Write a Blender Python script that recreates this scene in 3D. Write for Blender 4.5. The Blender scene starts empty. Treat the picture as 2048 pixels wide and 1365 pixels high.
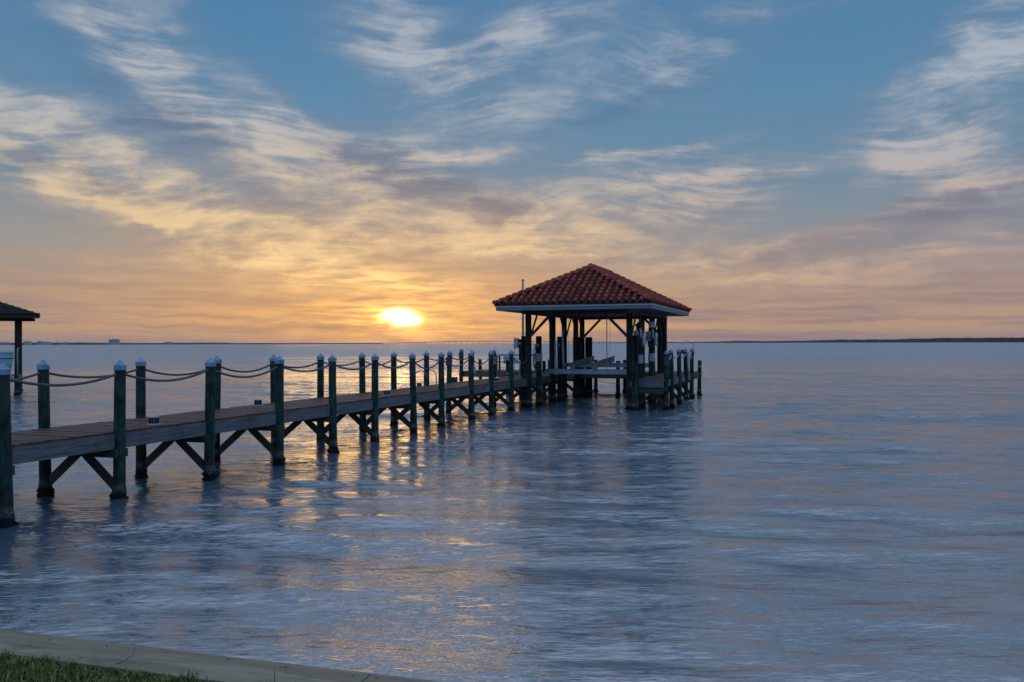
import bpy, bmesh, math, random
from math import sin, cos, tan, atan, atan2, radians, degrees, pi, sqrt
from mathutils import Vector, Matrix, noise as mnoise
import numpy as np

S = bpy.context.scene
# ------------------------------------------------------------------ camera
EYE = 2.88
cd = bpy.data.cameras.new('camera'); cam = bpy.data.objects.new('camera', cd)
S.collection.objects.link(cam); S.camera = cam
cd.sensor_width = 36.0; cd.lens = 36.0 * 1690 / 2048
cd.clip_start = 0.05; cd.clip_end = 60000
cam.location = (0, 0, EYE)
cam.rotation_euler = (Matrix.Rotation(radians(90.142), 3, 'X') @ Matrix.Rotation(radians(-0.17), 3, 'Z')).to_euler()

S.view_settings.view_transform = 'Standard'
S.view_settings.look = 'None'
S.view_settings.exposure = 0.32
S.view_settings.gamma = 1.0
S.cycles.max_bounces = 6
S.cycles.diffuse_bounces = 2
S.cycles.glossy_bounces = 3
S.cycles.caustics_reflective = False
S.cycles.caustics_refractive = False
S.cycles.sample_clamp_indirect = 4.0

SUN_AZ, SUN_EL = -7.45, 1.75      # degrees, azimuth to the right of +Y
# ------------------------------------------------------------------ sky (world)
world = bpy.data.worlds.new('World'); S.world = world
world.use_nodes = True
WN = world.node_tree; WN.nodes.clear()
def lin(r, g, b):
    f = lambda c: (c/255/12.92) if c/255 <= .04045 else ((c/255+.055)/1.055)**2.4
    return (f(r), f(g), f(b), 1.0)

class NG:
    """tiny helper for writing node graphs as expressions"""
    def __init__(s, tree): s.t = tree
    def new(s, typ, **kw):
        n = s.t.nodes.new(typ)
        for k, v in kw.items(): setattr(n, k, v)
        return n
    def put(s, sock, v):
        if isinstance(v, bpy.types.NodeSocket): s.t.links.new(v, sock)
        elif v is not None: sock.default_value = v
    def m(s, op, a, b=None, c=None, clamp=False):
        n = s.new('ShaderNodeMath', operation=op, use_clamp=clamp)
        for i, v in enumerate((a, b, c)): s.put(n.inputs[i], v)
        return n.outputs[0]
    def vm(s, op, a, b=None, scale=None):
        n = s.new('ShaderNodeVectorMath', operation=op)
        s.put(n.inputs[0], a)
        if b is not None: s.put(n.inputs[1], b)
        if scale is not None: s.put(n.inputs['Scale'], scale)
        return n.outputs['Value'] if op in ('LENGTH', 'DOT_PRODUCT', 'DISTANCE') else n.outputs[0]
    def comb(s, x, y, z=0.0):
        n = s.new('ShaderNodeCombineXYZ')
        for i, v in enumerate((x, y, z)): s.put(n.inputs[i], v)
        return n.outputs[0]
    def sep(s, v):
        n = s.new('ShaderNodeSeparateXYZ'); s.put(n.inputs[0], v); return n.outputs
    def noise(s, vec, scale, detail=4, rough=.5, lac=2.0, dist=0.0, col=False):
        n = s.new('ShaderNodeTexNoise'); s.put(n.inputs['Vector'], vec)
        n.inputs['Scale'].default_value = scale; n.inputs['Detail'].default_value = detail
        n.inputs['Roughness'].default_value = rough; n.inputs['Lacunarity'].default_value = lac
        n.inputs['Distortion'].default_value = dist
        return n.outputs['Color' if col else 'Fac']
    def ss(s, v, a, b, c=0.0, d=1.0, smooth=True):
        n = s.new('ShaderNodeMapRange'); n.interpolation_type = 'SMOOTHSTEP' if smooth else 'LINEAR'
        s.put(n.inputs['Value'], v)
        for k, x in (('From Min', a), ('From Max', b), ('To Min', c), ('To Max', d)): s.put(n.inputs[k], x)
        return n.outputs[0]
    def mix(s, f, a, b, mode='MIX'):
        n = s.new('ShaderNodeMix', data_type='RGBA', blend_type=mode)
        s.put(n.inputs[0], f); s.put(n.inputs[6], a); s.put(n.inputs[7], b)
        return n.outputs[2]
    def ramp(s, v, stops, interp='LINEAR'):
        n = s.new('ShaderNodeValToRGB'); s.put(n.inputs[0], v)
        cr = n.color_ramp; cr.interpolation = interp
        while len(cr.elements) > 1: cr.elements.remove(cr.elements[-1])
        cr.elements[0].position, cr.elements[0].color = stops[0][0], stops[0][1]
        for p, c in stops[1:]:
            e = cr.elements.new(p); e.color = c
        return n.outputs[0]
    def mapping(s, v, loc=(0,0,0), rot=(0,0,0), scale=(1,1,1), typ='POINT'):
        n = s.new('ShaderNodeMapping', vector_type=typ); s.put(n.inputs['Vector'], v)
        n.inputs['Location'].default_value = loc; n.inputs['Rotation'].default_value = rot
        n.inputs['Scale'].default_value = scale
        return n.outputs[0]

def build_sky():
    g = NG(WN)
    tc = g.new('ShaderNodeTexCoord').outputs['Generated']
    d = g.vm('NORMALIZE', tc)
    x, y, z = g.sep(d)
    az = g.m('MULTIPLY', g.m('ARCTAN2', x, y), 180/pi)
    el = g.m('MULTIPLY', g.m('ARCSINE', z), 180/pi)
    ael = g.m('ABSOLUTE', el)
    # cloud-layer coordinates (a flat layer high above)
    zz = g.m('ADD', g.m('ABSOLUTE', z), 0.035)
    px, py = g.m('DIVIDE', x, zz), g.m('DIVIDE', y, zz)
    P = g.comb(px, py)
    AE = g.comb(az, el)
    # warp of the layout
    w1 = g.noise(g.mapping(AE, scale=(.06, .12, 1)), 1.0, 3, .55, col=True)
    w2 = g.noise(g.mapping(AE, loc=(7, 3, 0), scale=(.25, .5, 1)), 1.0, 4, .6, col=True)
    wa = g.vm('SUBTRACT', w1, (.5, .5, .5)); wb = g.vm('SUBTRACT', w2, (.5, .5, .5))
    AW = g.vm('ADD', AE, g.vm('ADD', g.vm('MULTIPLY', wa, (3.5, 1.8, 0)), g.vm('MULTIPLY', wb, (3.0, 1.5, 0))))
    def field(strokes, src):
        acc = None
        for (sx, sy, L, Wd, ang, amp) in strokes:
            a = degrees(atan((sx-1024)/1690)); r = sqrt(1690**2+(sx-1024)**2)
            e = degrees(atan((686.7-sy)/r)); k = degrees(1/1690)
            m = g.mapping(src, loc=(a, e, 0), rot=(0, 0, radians(-ang)), scale=(L*k*1.4, Wd*k*2.2, 1), typ='TEXTURE')
            gr = g.new('ShaderNodeTexGradient', gradient_type='SPHERICAL'); g.put(gr.inputs[0], m)
            acc = g.m('MULTIPLY_ADD', gr.outputs['Fac'], amp, acc if acc is not None else 0.0)
        return acc
    # ---------------- the layout of this evening's cirrus: (x, y, half length, half width, slope, amount)
    light = [(180, 40, 150, 40, 38, .8), (260, 110, 170, 36, 38, 1.0), (340, 170, 120, 30, 40, .9), (350, 40, 80, 50, 20, .6), (470, 190, 190, 60, 30, .8),
             (540, 210, 90, 36, 45, .8), (600, 235, 50, 18, 20, .6), (750, 60, 110, 70, 20, .8), (780, 110, 140, 28, 15, .6), (870, 150, 160, 60, 45, .6),
             (980, 200, 190, 60, 30, .6), (1010, 85, 100, 24, -25, 1.3), (1120, 25, 140, 40, -15, .8), (50, 200, 90, 18, -8, 1.1), (70, 250, 200, 56, 5, .8),
             (150, 330, 300, 46, 24, .9), (300, 400, 350, 40, 26, 1.1), (480, 450, 260, 32, 24, 1.2), (620, 492, 220, 28, 14, .9), (120, 380, 300, 26, 12, .7),
             (370, 462, 90, 12, 20, .7), (560, 290, 300, 34, 4, .8), (760, 300, 200, 40, 6, .6), (480, 355, 130, 20, 8, .6), (960, 308, 130, 9, -5, .9),
             (1180, 308, 90, 7, -4, .7), (1260, 303, 150, 9, -6, 1.0), (1380, 294, 110, 10, -8, .9), (1500, 345, 180, 20, 4, 1.0), (1330, 370, 260, 40, 0, .8),
             (1400, 430, 220, 22, -3, 1.1), (700, 380, 200, 60, 10, .5), (900, 440, 300, 46, 4, .9), (1150, 430, 220, 50, -6, .8), (1000, 500, 500, 22, 2, .7),
             (400, 522, 500, 20, 4, .7), (200, 555, 300, 10, 3, .6), (1840, 268, 130, 56, -12, 1.4), (1770, 330, 90, 24, -40, 1.0), (1950, 310, 140, 56, 10, .9),
             (1985, 372, 80, 11, 0, .8), (2030, 30, 90, 46, -40, 1.3), (1960, 110, 150, 36, -15, 1.0), (1320, 150, 230, 50, -14, .7), (1450, 110, 210, 50, -20, .5),
             (1700, 540, 420, 46, -8, .7), (1500, 560, 220, 26, 0, .6), (1850, 405, 260, 15, -16, .6), (2000, 480, 200, 20, -10, .5), (1400, 500, 260, 22, -3, .6), (1700, 200, 420, 60, -14, .45), (1500, 30, 300, 40, -10, .35), (1900, 200, 200, 40, -12, .5), (1150, 170, 220, 60, -20, .5)]
    dark = [(310, 240, 150, 38, 16, 1.0), (170, 235, 100, 30, 14, .5), (60, 318, 190, 15, 20, 1.0), (230, 372, 130, 10, 30, .7), (820, 360, 230, 32, 20, 1.2),
            (960, 410, 140, 26, 8, 1.2), (480, 330, 160, 24, 24, .7), (520, 392, 160, 20, 26, .6), (700, 330, 150, 30, 20, .5), (60, 60, 150, 60, 0, .5),
            (260, 160, 120, 40, 20, .5), (1200, 230, 270, 11, -20, .7), (1330, 200, 160, 18, -16, .5), (1740, 440, 220, 9, -20, .8), (1950, 395, 190, 13, -14, .9),
            (1900, 440, 260, 28, -12, .7), (1700, 480, 300, 22, -10, .6), (1220, 520, 110, 10, 3, .7), (860, 508, 90, 7, 3, .6), (950, 585, 230, 10, 4, .6),
            (600, 605, 320, 7, 5, .6), (250, 600, 300, 8, 3, .6), (1000, 440, 100, 20, 0, .4), (1600, 600, 400, 14, -3, .5), (1950, 560, 240, 22, -5, .6)]
    blue = [(540, 90, 160, 70, 20, 1.1), (640, 210, 110, 38, 30, .9), (220, 160, 170, 56, 15, .7), (1580, 230, 390, 90, -6, .8), (1620, 60, 340, 60, -10, .7),
            (1250, 250, 170, 28, -8, .8), (300, 436, 240, 16, 14, .9), (100, 450, 220, 20, 10, .8), (150, 490, 260, 11, 4, .8), (1060, 332, 110, 11, 0, .6),
            (1680, 400, 140, 36, -14, .7), (450, 20, 60, 40, 0, .5)]
    LF = field(light, AW); DF = field(dark, AW); BF = field(blue, AW)
    # wispy detail: fibres on the cloud layer, bent by slow noise
    pw = g.vm('SUBTRACT', g.noise(P, .45, 3, .5, col=True), (.5, .5, .5))
    PW = g.vm('ADD', P, g.vm('MULTIPLY', pw, (2.6, 2.6, 0)))
    f1 = g.noise(g.mapping(PW, rot=(0, 0, radians(12)), scale=(1.5, .42, 1)), 1.3, 8, .62)
    aw2 = g.vm('ADD', AE, g.vm('MULTIPLY', wb, (2.0, 1.2, 0)))
    leftw = g.ss(az, -9.0, 9.0)
    wl = g.vm('SUBTRACT', g.noise(g.mapping(AE, loc=(11, 4, 0), scale=(.045, .08, 1)), 1.0, 1, .4, col=True), (.5, .5, .5))
    aw3 = g.vm('ADD', AE, g.vm('ADD', g.vm('MULTIPLY', wl, (15.0, 9.0, 0)), g.vm('MULTIPLY', wb, (.7, .5, 0))))
    leftn = g.mapping(aw3, rot=(0, 0, radians(40)), scale=(.11, .74, 1))
    rightn = g.mapping(aw3, loc=(0, 40, 0), rot=(0, 0, radians(-30)), scale=(.11, .74, 1))
    f2 = g.m('ADD', g.mix(leftw, g.noise(leftn, 1.0, 8, .61), g.noise(rightn, 1.0, 8, .61)), 0.0)
    flow = g.noise(g.mapping(aw2, loc=(3, 9, 0), rot=(0, 0, radians(4)), scale=(.09, .85, 1)), 1.0, 8, .62)
    lowk = g.ss(g.m('MULTIPLY_ADD', g.m('ABSOLUTE', az), .24, el), 5.0, 12.0)
    fine = g.mix(lowk, flow, f2); fine = g.m('ADD', fine, 0.0)
    mixf = g.m('ADD', g.m('MULTIPLY', f1, .25), g.m('MULTIPLY', fine, .75))
    det = g.ss(mixf, .32, .68)                              # 0..1 fibres
    det2 = g.ss(fine, .36, .64)
    hair = g.m('ADD', g.mix(leftw, g.noise(g.mapping(leftn, loc=(5, 1, 0), scale=(2.4, 3.2, 1)), 1.0, 5, .58), g.noise(g.mapping(rightn, loc=(5, 1, 0), scale=(2.4, 3.2, 1)), 1.0, 5, .58)), 0.0)
    hair2 = g.noise(g.mapping(aw2, loc=(8, 2, 0), rot=(0, 0, radians(-4)), scale=(.2, 3.0, 1)), 1.0, 6, .62)
    hair = g.ss(g.m('ADD', g.mix(lowk, hair2, hair), 0.0), .34, .66)
    puff = g.ss(g.noise(g.mapping(AW, loc=(2, 8, 0), scale=(.22, .42, 1)), 1.0, 8, .62), .34, .66)
    # light and dark amounts
    outfr = g.ss(g.m('ABSOLUTE', az), 33, 60)                # generic cover outside
    base = g.m('MULTIPLY_ADD', outfr, .15, .60)
    cl = g.m('SUBTRACT', g.m('ADD', LF, base), g.m('MULTIPLY', BF, .62))
    tex = g.m('ADD', g.m('MULTIPLY', det, .50), g.m('ADD', g.m('MULTIPLY', hair, .20), g.m('MULTIPLY', puff, .30)))   # 0..1
    thick = g.m('MULTIPLY', g.ss(cl, .0, 1.85, 0, 1, False), g.m('MULTIPLY_ADD', tex, 1.0, .38))
    cloud = g.m('MINIMUM', g.m('ADD', thick, g.ss(el, 22, 45, 0, .28)), 1.0)
    lit = g.ss(g.m('MULTIPLY', g.m('MINIMUM', g.m('MULTIPLY', cl, .85), 1.7), g.m('MULTIPLY_ADD', tex, .95, .05)), .14, 1.25)
    dk = g.m('MULTIPLY', g.m('ADD', DF, .10), g.m('MULTIPLY_ADD', g.m('SUBTRACT', 1.0, g.m('ADD', g.m('MULTIPLY', det2, .55), g.m('MULTIPLY', puff, .45))), 1.1, .3))
    darkc = g.ss(dk, .05, 2.1)
    # ---------------- colours
    t = g.m('DIVIDE', el, 90.0)
    clear = g.ramp(t, [(0.0, lin(150, 124, 118)), (.03, lin(160, 138, 126)), (.07, lin(132, 138, 140)), (.115, lin(104, 131, 148)), (.17, lin(82, 127, 158)),
                       (.25, lin(66, 116, 156)), (.45, lin(72, 116, 165)), (1.0, lin(86, 126, 176))])
    # nishita sky mixed under everything
    sky = g.new('ShaderNodeTexSky', sky_type='NISHITA'); sky.sun_disc = False
    sky.sun_elevation = radians(SUN_EL); sky.sun_rotation = radians(SUN_AZ)
    sky.air_density = 1.0; sky.dust_density = 1.2; sky.ozone_density = 2.5
    nish = g.mix(1.0, sky.outputs[0], (.06, .06, .06, 1), 'MULTIPLY')
    # angular distance to the sun, squashed into a low wide ellipse
    dz = g.m('SUBTRACT', az, SUN_AZ); de = g.m('SUBTRACT', el, SUN_EL)
    de = g.m('MULTIPLY_ADD', dz, .10, de)
    def dist(ka, ke):
        return g.m('SQRT', g.m('ADD', g.m('POWER', g.m('MULTIPLY', dz, ka), 2.0), g.m('POWER', g.m('MULTIPLY', de, ke), 2.0)))
    wide = g.m('POWER', 2.718, g.m('MULTIPLY', -1.0, g.m('POWER', dist(1/17., 1/6.5), 2.0)))
    wide2 = g.m('POWER', 2.718, g.m('MULTIPLY', -1.0, g.m('POWER', dist(1/24., 1/8.5), 2.0)))
    clear = g.mix(g.m('MULTIPLY', wide, .7), clear, lin(206, 156, 98))
    leftm = g.ss(az, -34, 34)
    lit_hi = g.mix(leftm, lin(158, 166, 176), lin(162, 169, 179))
    lit_lo = g.mix(leftm, lin(214, 182, 132), lin(186, 158, 140))
    litc = g.mix(g.ss(el, 4.0, 16.0), lit_lo, lit_hi)
    litc = g.mix(g.m('MULTIPLY', wide2, .9), litc, lin(234, 199, 144))
    shc_hi = lin(98, 118, 142)
    shc_lo = g.mix(leftm, lin(158, 132, 112), lin(140, 120, 122))
    shc = g.mix(g.ss(el, 3.0, 12.0), shc_lo, shc_hi)
    shc = g.mix(g.m('MULTIPLY', wide, .6), shc, lin(172, 128, 84))
    ccol = g.mix(lit, shc, litc)
    ccol = g.mix(g.ss(el, 22, 36), ccol, lin(186, 180, 178))
    ccol = g.mix(g.ss(el, 45, 75), ccol, lin(172, 184, 202))
    dcol = g.mix(g.ss(el, 2.0, 14.0), lin(132, 108, 108), lin(78, 92, 118))
    dcol = g.mix(g.m('MULTIPLY', wide, .6), dcol, lin(168, 126, 92))
    col = g.mix(g.m('MULTIPLY', cloud, .92), clear, ccol)
    col = g.mix(g.m('MULTIPLY', darkc, .62), col, dcol)
    # dusk murk near the horizon
    strata = g.noise(g.mapping(g.vm('ADD', AE, g.vm('MULTIPLY', wb, (6.0, .8, 0))), loc=(4, 4, 0), rot=(0, 0, radians(3)), scale=(.06, 1.5, 1)), 1.0, 7, .6)
    strata = g.ss(strata, .36, .62)
    mkA = g.mix(strata, lin(168, 128, 98), lin(214, 162, 98))
    mkB = g.mix(strata, lin(124, 112, 116), lin(174, 142, 116))
    murk = g.mix(g.ss(g.m('ABSOLUTE', dz), 2, 26), mkA, mkB)
    col = g.mix(g.ss(el, 6.0, .5, 0.0, .85), col, murk)
    col = g.mix(g.ss(el, 1.2, -.1, 0.0, .6), col, g.mix(g.ss(g.m('ABSOLUTE', dz), 1, 16), lin(196, 138, 96), lin(146, 124, 120)))
    # sun burning through the thin cloud
    stre = g.noise(g.mapping(AE, loc=(1, 2, 0), rot=(0, 0, radians(8)), scale=(.35, 2.6, 1)), 1.0, 5, .55)
    dz = g.m('ADD', dz, g.m('MULTIPLY', g.m('SUBTRACT', stre, .5), 2.2)); de = g.m('ADD', de, g.m('MULTIPLY', g.m('SUBTRACT', stre, .5), .55))
    s1 = g.m('POWER', 2.718, g.m('MULTIPLY', -1.0, g.m('POWER', dist(1/.72, 1/.34), 2.0)))
    s2 = g.m('POWER', 2.718, g.m('MULTIPLY', -1.0, dist(1/1.25, 1/.50)))
    s3 = g.m('POWER', 2.718, g.m('MULTIPLY', -1.0, dist(1/5.5, 1/2.4)))
    sm = g.ss(stre, .34, .66, .2, 1.55)
    def add(c, f, rgb):
        return g.mix(1.0, c, g.mix(1.0, g.comb(f, f, f), rgb, 'MULTIPLY'), 'ADD')
    col = add(col, g.m('MULTIPLY', s3, g.m('MULTIPLY', sm, .55)), (.75, .34, .045, 1))
    col = add(col, g.m('MULTIPLY', s2, g.m('MULTIPLY', sm, 1.2)), (1.2, .66, .10, 1))
    s4 = g.m('POWER', 2.718, g.m('MULTIPLY', -1.0, g.m('ADD', g.m('POWER', g.m('MULTIPLY', dz, 1/4.5), 2.0), g.m('POWER', g.m('MULTIPLY', g.m('SUBTRACT', de, 2.45), 1/.7), 2.0))))
    col = add(col, g.m('MULTIPLY', s4, g.m('MULTIPLY', sm, .30)), (1.0, .62, .16, 1))
    col = add(col, g.m('MULTIPLY', s1, 16.0), (1.15, .80, .34, 1))
    col = g.mix(.06, col, nish)
    # sky behind the camera: plain evening blue, brighter overhead
    back = g.ss(y, .15, -.45)
    col = g.mix(back, col, lin(118, 150, 190))
    up = g.ss(el, 34, 75, 1.0, 1.6)
    col = g.mix(1.0, col, g.comb(up, up, up), 'MULTIPLY')
    bg = g.new('ShaderNodeBackground'); g.put(bg.inputs[0], col); bg.inputs[1].default_value = 1.0
    out = g.new('ShaderNodeOutputWorld'); g.t.links.new(bg.outputs[0], out.inputs[0])
build_sky()
world.cycles.sampling_method = 'MANUAL'; world.cycles.sample_map_resolution = 512
# low sun, half hidden by thin cloud
sl = bpy.data.lights.new('sun', 'SUN'); so = bpy.data.objects.new('sun', sl); S.collection.objects.link(so)
sl.energy = 0.10; sl.angle = radians(17.0); sl.color = (1.0, .60, .22)
_a, _e = radians(SUN_AZ), radians(SUN_EL)
so.rotation_euler = Vector((sin(_a)*cos(_e), cos(_a)*cos(_e), sin(_e))).to_track_quat('Z', 'Y').to_euler()
# ------------------------------------------------------------------ frame of the pier
TH = radians(19.5); cT, sT = cos(TH), sin(TH)
def Wd(b, t, z=0.0): return Vector((b*cT + t*sT, -b*sT + t*cT, z))   # b across (to the right), t out to sea
rnd = random.Random(11)
col = S.collection

# ------------------------------------------------------------------ materials
def mat(name):
    m = bpy.data.materials.new(name); m.use_nodes = True; m.node_tree.nodes.clear()
    g = NG(m.node_tree)
    p = g.new('ShaderNodeBsdfPrincipled'); o = g.new('ShaderNodeOutputMaterial')
    m.node_tree.links.new(p.outputs[0], o.inputs[0])
    return m, g, p
def bump(g, p, h, strength, dist=.01):
    n = g.new('ShaderNodeBump'); n.inputs['Strength'].default_value = strength; n.inputs['Distance'].default_value = dist
    g.put(n.inputs['Height'], h); g.put(p.inputs['Normal'], n.outputs[0])
def rgb(r, g_, b): return (r, g_, b, 1.0)
def simple(name, c, rough=.6, metal=0.0, vary=.25, scale=6):
    m, g, p = mat(name)
    co = g.new('ShaderNodeTexCoord').outputs['Object']
    n = g.noise(co, scale, 5, .6)
    f = g.ss(n, .3, .7, 1-vary, 1+vary)
    g.put(p.inputs['Base Color'], g.mix(1.0, rgb(*c), g.comb(f, f, f), 'MULTIPLY'))
    g.put(p.inputs['Roughness'], g.ss(g.noise(co, scale*2, 3), .3, .7, rough-.08, min(1, rough+.1)))
    p.inputs['Metallic'].default_value = metal
    bump(g, p, g.noise(co, scale*8, 3), .15, .003)
    return m
def wood(name, base, dark, grain=(1, 22, 22), rough=.75, stain=.6, knots=True):
    """sawn timber, grain along local X"""
    m, g, p = mat(name)
    co = g.new('ShaderNodeTexCoord').outputs['Object']
    inf = g.new('ShaderNodeNewGeometry').outputs['Random Per Island']
    off = g.m('MULTIPLY', inf, 37.0)
    v = g.vm('ADD', co, g.comb(off, off, off))
    gr = g.noise(g.mapping(v, scale=grain), 1.0, 6, .65, dist=.6)
    st = g.noise(v, 1.7, 5, .6)
    c = g.mix(g.ss(gr, .3, .7), rgb(*dark), rgb(*base))
    c = g.mix(g.ss(st, .5, .72, 0, stain), c, rgb(*[x*.45 for x in dark]))
    f = g.ss(inf, 0, 1, .72, 1.2, False)
    c = g.mix(1.0, c, g.comb(f, f, f), 'MULTIPLY')
    g.put(p.inputs['Base Color'], c); p.inputs['Roughness'].default_value = rough
    bump(g, p, g.m('ADD', gr, g.m('MULTIPLY', st, .4)), .5, .006)
    return m
def pile_mat(name, lo, hi, topz):
    """treated piling: mildewed top, green body, pale barnacle band, black foot at the waterline"""
    m, g, p = mat(name)
    geo = g.new('ShaderNodeNewGeometry')
    pos = geo.outputs['Position']; x, y, z = g.sep(pos)
    gr = g.noise(g.mapping(pos, scale=(26, 26, 1.6)), 1.0, 6, .65)
    bl = g.noise(pos, 3.1, 6, .65); fine = g.noise(pos, 22, 5, .7)
    c = g.mix(g.ss(gr, .32, .68), rgb(*lo), rgb(*hi))
    c = g.mix(g.ss(bl, .42, .62, 0, .8), c, rgb(.010, .011, .010))
    c = g.mix(g.ss(g.noise(g.mapping(pos, scale=(9, 9, 1.1)), 1.0, 5, .6), .55, .70, 0, .55), c, rgb(.05, .075, .07))
    zn = g.m('ADD', z, g.m('MULTIPLY', g.m('SUBTRACT', bl, .5), .55))
    c = g.mix(g.ss(zn, topz-.75, topz-.15, 0, .8), c, rgb(.016, .014, .012))
    zw = g.m('ADD', z, g.m('MULTIPLY', g.m('SUBTRACT', fine, .5), .24))
    c = g.mix(g.ss(zw, .62, .40, 0, .85), c, rgb(.03, .032, .028))
    band = g.m('MULTIPLY', g.ss(zw, .36, .28), g.ss(fine, .38, .58))
    c = g.mix(g.m('MULTIPLY', band, .5), c, rgb(.22, .24, .25))
    c = g.mix(g.ss(zw, .25, .13, 0, .97), c, rgb(.008, .008, .009))
    g.put(p.inputs['Base Color'], c)
    p.inputs['Roughness'].default_value = .85; p.inputs['Specular IOR Level'].default_value = .25
    bump(g, p, g.m('ADD', gr, fine), .7, .008)
    return m
M = {}
M['pile'] = pile_mat('pile_wood', (.009, .030, .026), (.034, .096, .074), 2.55)
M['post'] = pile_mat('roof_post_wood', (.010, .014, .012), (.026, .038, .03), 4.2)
M['deck'] = wood('deck_boards_wood', (.13, .056, .045), (.04, .02, .018), (22, 1.2, 22), .62, .55)
M['deck_side'] = wood('deck_boards_side_wood', (.19, .12, .10), (.10, .065, .055), (1.2, 22, 22), .62, .5)
M['stringer'] = wood('stringer_wood', (.17, .185, .20), (.07, .08, .09), (1.3, 1.3, 26), .8, .5)
M['under'] = wood('bent_wood', (.075, .075, .058), (.035, .035, .028), (18, 18, 2), .85, .6)
M['cap'] = simple('cap_plastic', (.18, .29, .41), .5, vary=.3, scale=9)
M['rope'] = simple('dark_rope', (.085, .10, .12), .8, vary=.3, scale=40)
M['white_rope'] = simple('white_rope', (.5, .52, .53), .8, vary=.2, scale=40)
M['fascia'] = wood('painted_fascia', (.20, .245, .29), (.11, .145, .18), (1.5, 1.5, 20), .6, .3)
M['alu'] = simple('aluminium', (.33, .39, .44), .42, .75, .2, 3)
M['bunk'] = simple('bunk_carpet', (.30, .27, .265), .9, 0, .2, 5)
M['dark_metal'] = simple('dark_metal', (.03, .032, .036), .5, .3)
M['grey_plastic'] = simple('grey_plastic', (.34, .37, .40), .5)
M['white_plastic'] = simple('white_plastic', (.66, .70, .74), .4, 0, .12)
M['lamp_glass'] = simple('lamp_lens', (.42, .46, .5), .3)
M['steel'] = simple('steel_tube', (.16, .17, .19), .4, .6)
M['pvc'] = simple('pvc_pipe', (.50, .53, .56), .45, 0, .12)
M['hose'] = simple('garden_hose', (.05, .17, .17), .5)
M['fender'] = simple('black_rubber', (.018, .018, .02), .7)
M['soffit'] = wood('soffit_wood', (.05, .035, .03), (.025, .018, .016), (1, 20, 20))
M['hull'] = simple('boat_gelcoat', (.40, .60, .70), .35, 0, .06, 2)
M['hull_trim'] = simple('boat_trim', (.05, .08, .11), .5)
M['shingle'] = simple('dark_shingles', (.009, .008, .008), .85, 0, .4, 12)
M['seawall_cap'] = None
def tile_mat():
    m, g, p = mat('terracotta')
    co = g.new('ShaderNodeTexCoord').outputs['Object']
    inf = g.new('ShaderNodeNewGeometry').outputs['Random Per Island']
    n = g.noise(co, 3.0, 5, .6); n2 = g.noise(co, 30, 4, .6)
    c = g.ramp(inf, [(0, rgb(.20, .024, .013)), (.4, rgb(.36, .042, .020)), (.8, rgb(.50, .09, .034)), (1, rgb(.24, .036, .026))])
    c = g.mix(g.ss(n, .5, .75, 0, .55), c, rgb(.10, .03, .02))
    c = g.mix(g.ss(n2, .55, .7, 0, .3), c, rgb(.12, .08, .07))
    g.put(p.inputs['Base Color'], c); p.inputs['Roughness'].default_value = .62
    bump(g, p, n2, .3, .004); return m
M['tile'] = tile_mat()
M['green_beam'] = wood('treated_beam_wood', (.13, .135, .10), (.07, .075, .055), (1.2, 20, 20), .8, .4)
M['pan'] = simple('shaded_pan', (.018, .009, .008), .85, 0, .5, 6)  # near-black colour paints in the shade held between the barrels
M['drip'] = simple('white_drip_edge', (.42, .50, .56), .55, 0, .12, 4)
def cap_timber():
    m, g, p = mat('seawall_timber')
    co = g.new('ShaderNodeTexCoord').outputs['Object']
    inf = g.new('ShaderNodeNewGeometry').outputs['Random Per Island']
    v = g.vm('ADD', co, g.comb(g.m('MULTIPLY', inf, 9.0), 0.0, 0.0))
    rings = g.noise(g.mapping(v, scale=(.9, 11, 11)), 1.0, 5, .6, dist=1.2)
    lines = g.noise(g.mapping(v, scale=(2.2, 110, 60)), 1.0, 4, .7)
    st = g.noise(g.mapping(v, scale=(1, 2.4, 1)), 2.6, 6, .65)
    c = g.mix(g.ss(rings, .35, .65), rgb(.20, .165, .11), rgb(.31, .26, .175))
    c = g.mix(g.ss(lines, .42, .68, 0, .4), c, rgb(.12, .11, .08))
    c = g.mix(g.ss(st, .52, .74, 0, .7), c, rgb(.085, .08, .06))
    c = g.mix(g.ss(g.noise(v, 9, 4), .62, .72, 0, .5), c, rgb(.17, .085, .05))
    g.put(p.inputs['Base Color'], c); p.inputs['Roughness'].default_value = .78
    bump(g, p, g.m('ADD', lines, rings), .45, .004); return m
M['seawall_cap'] = cap_timber()

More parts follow.
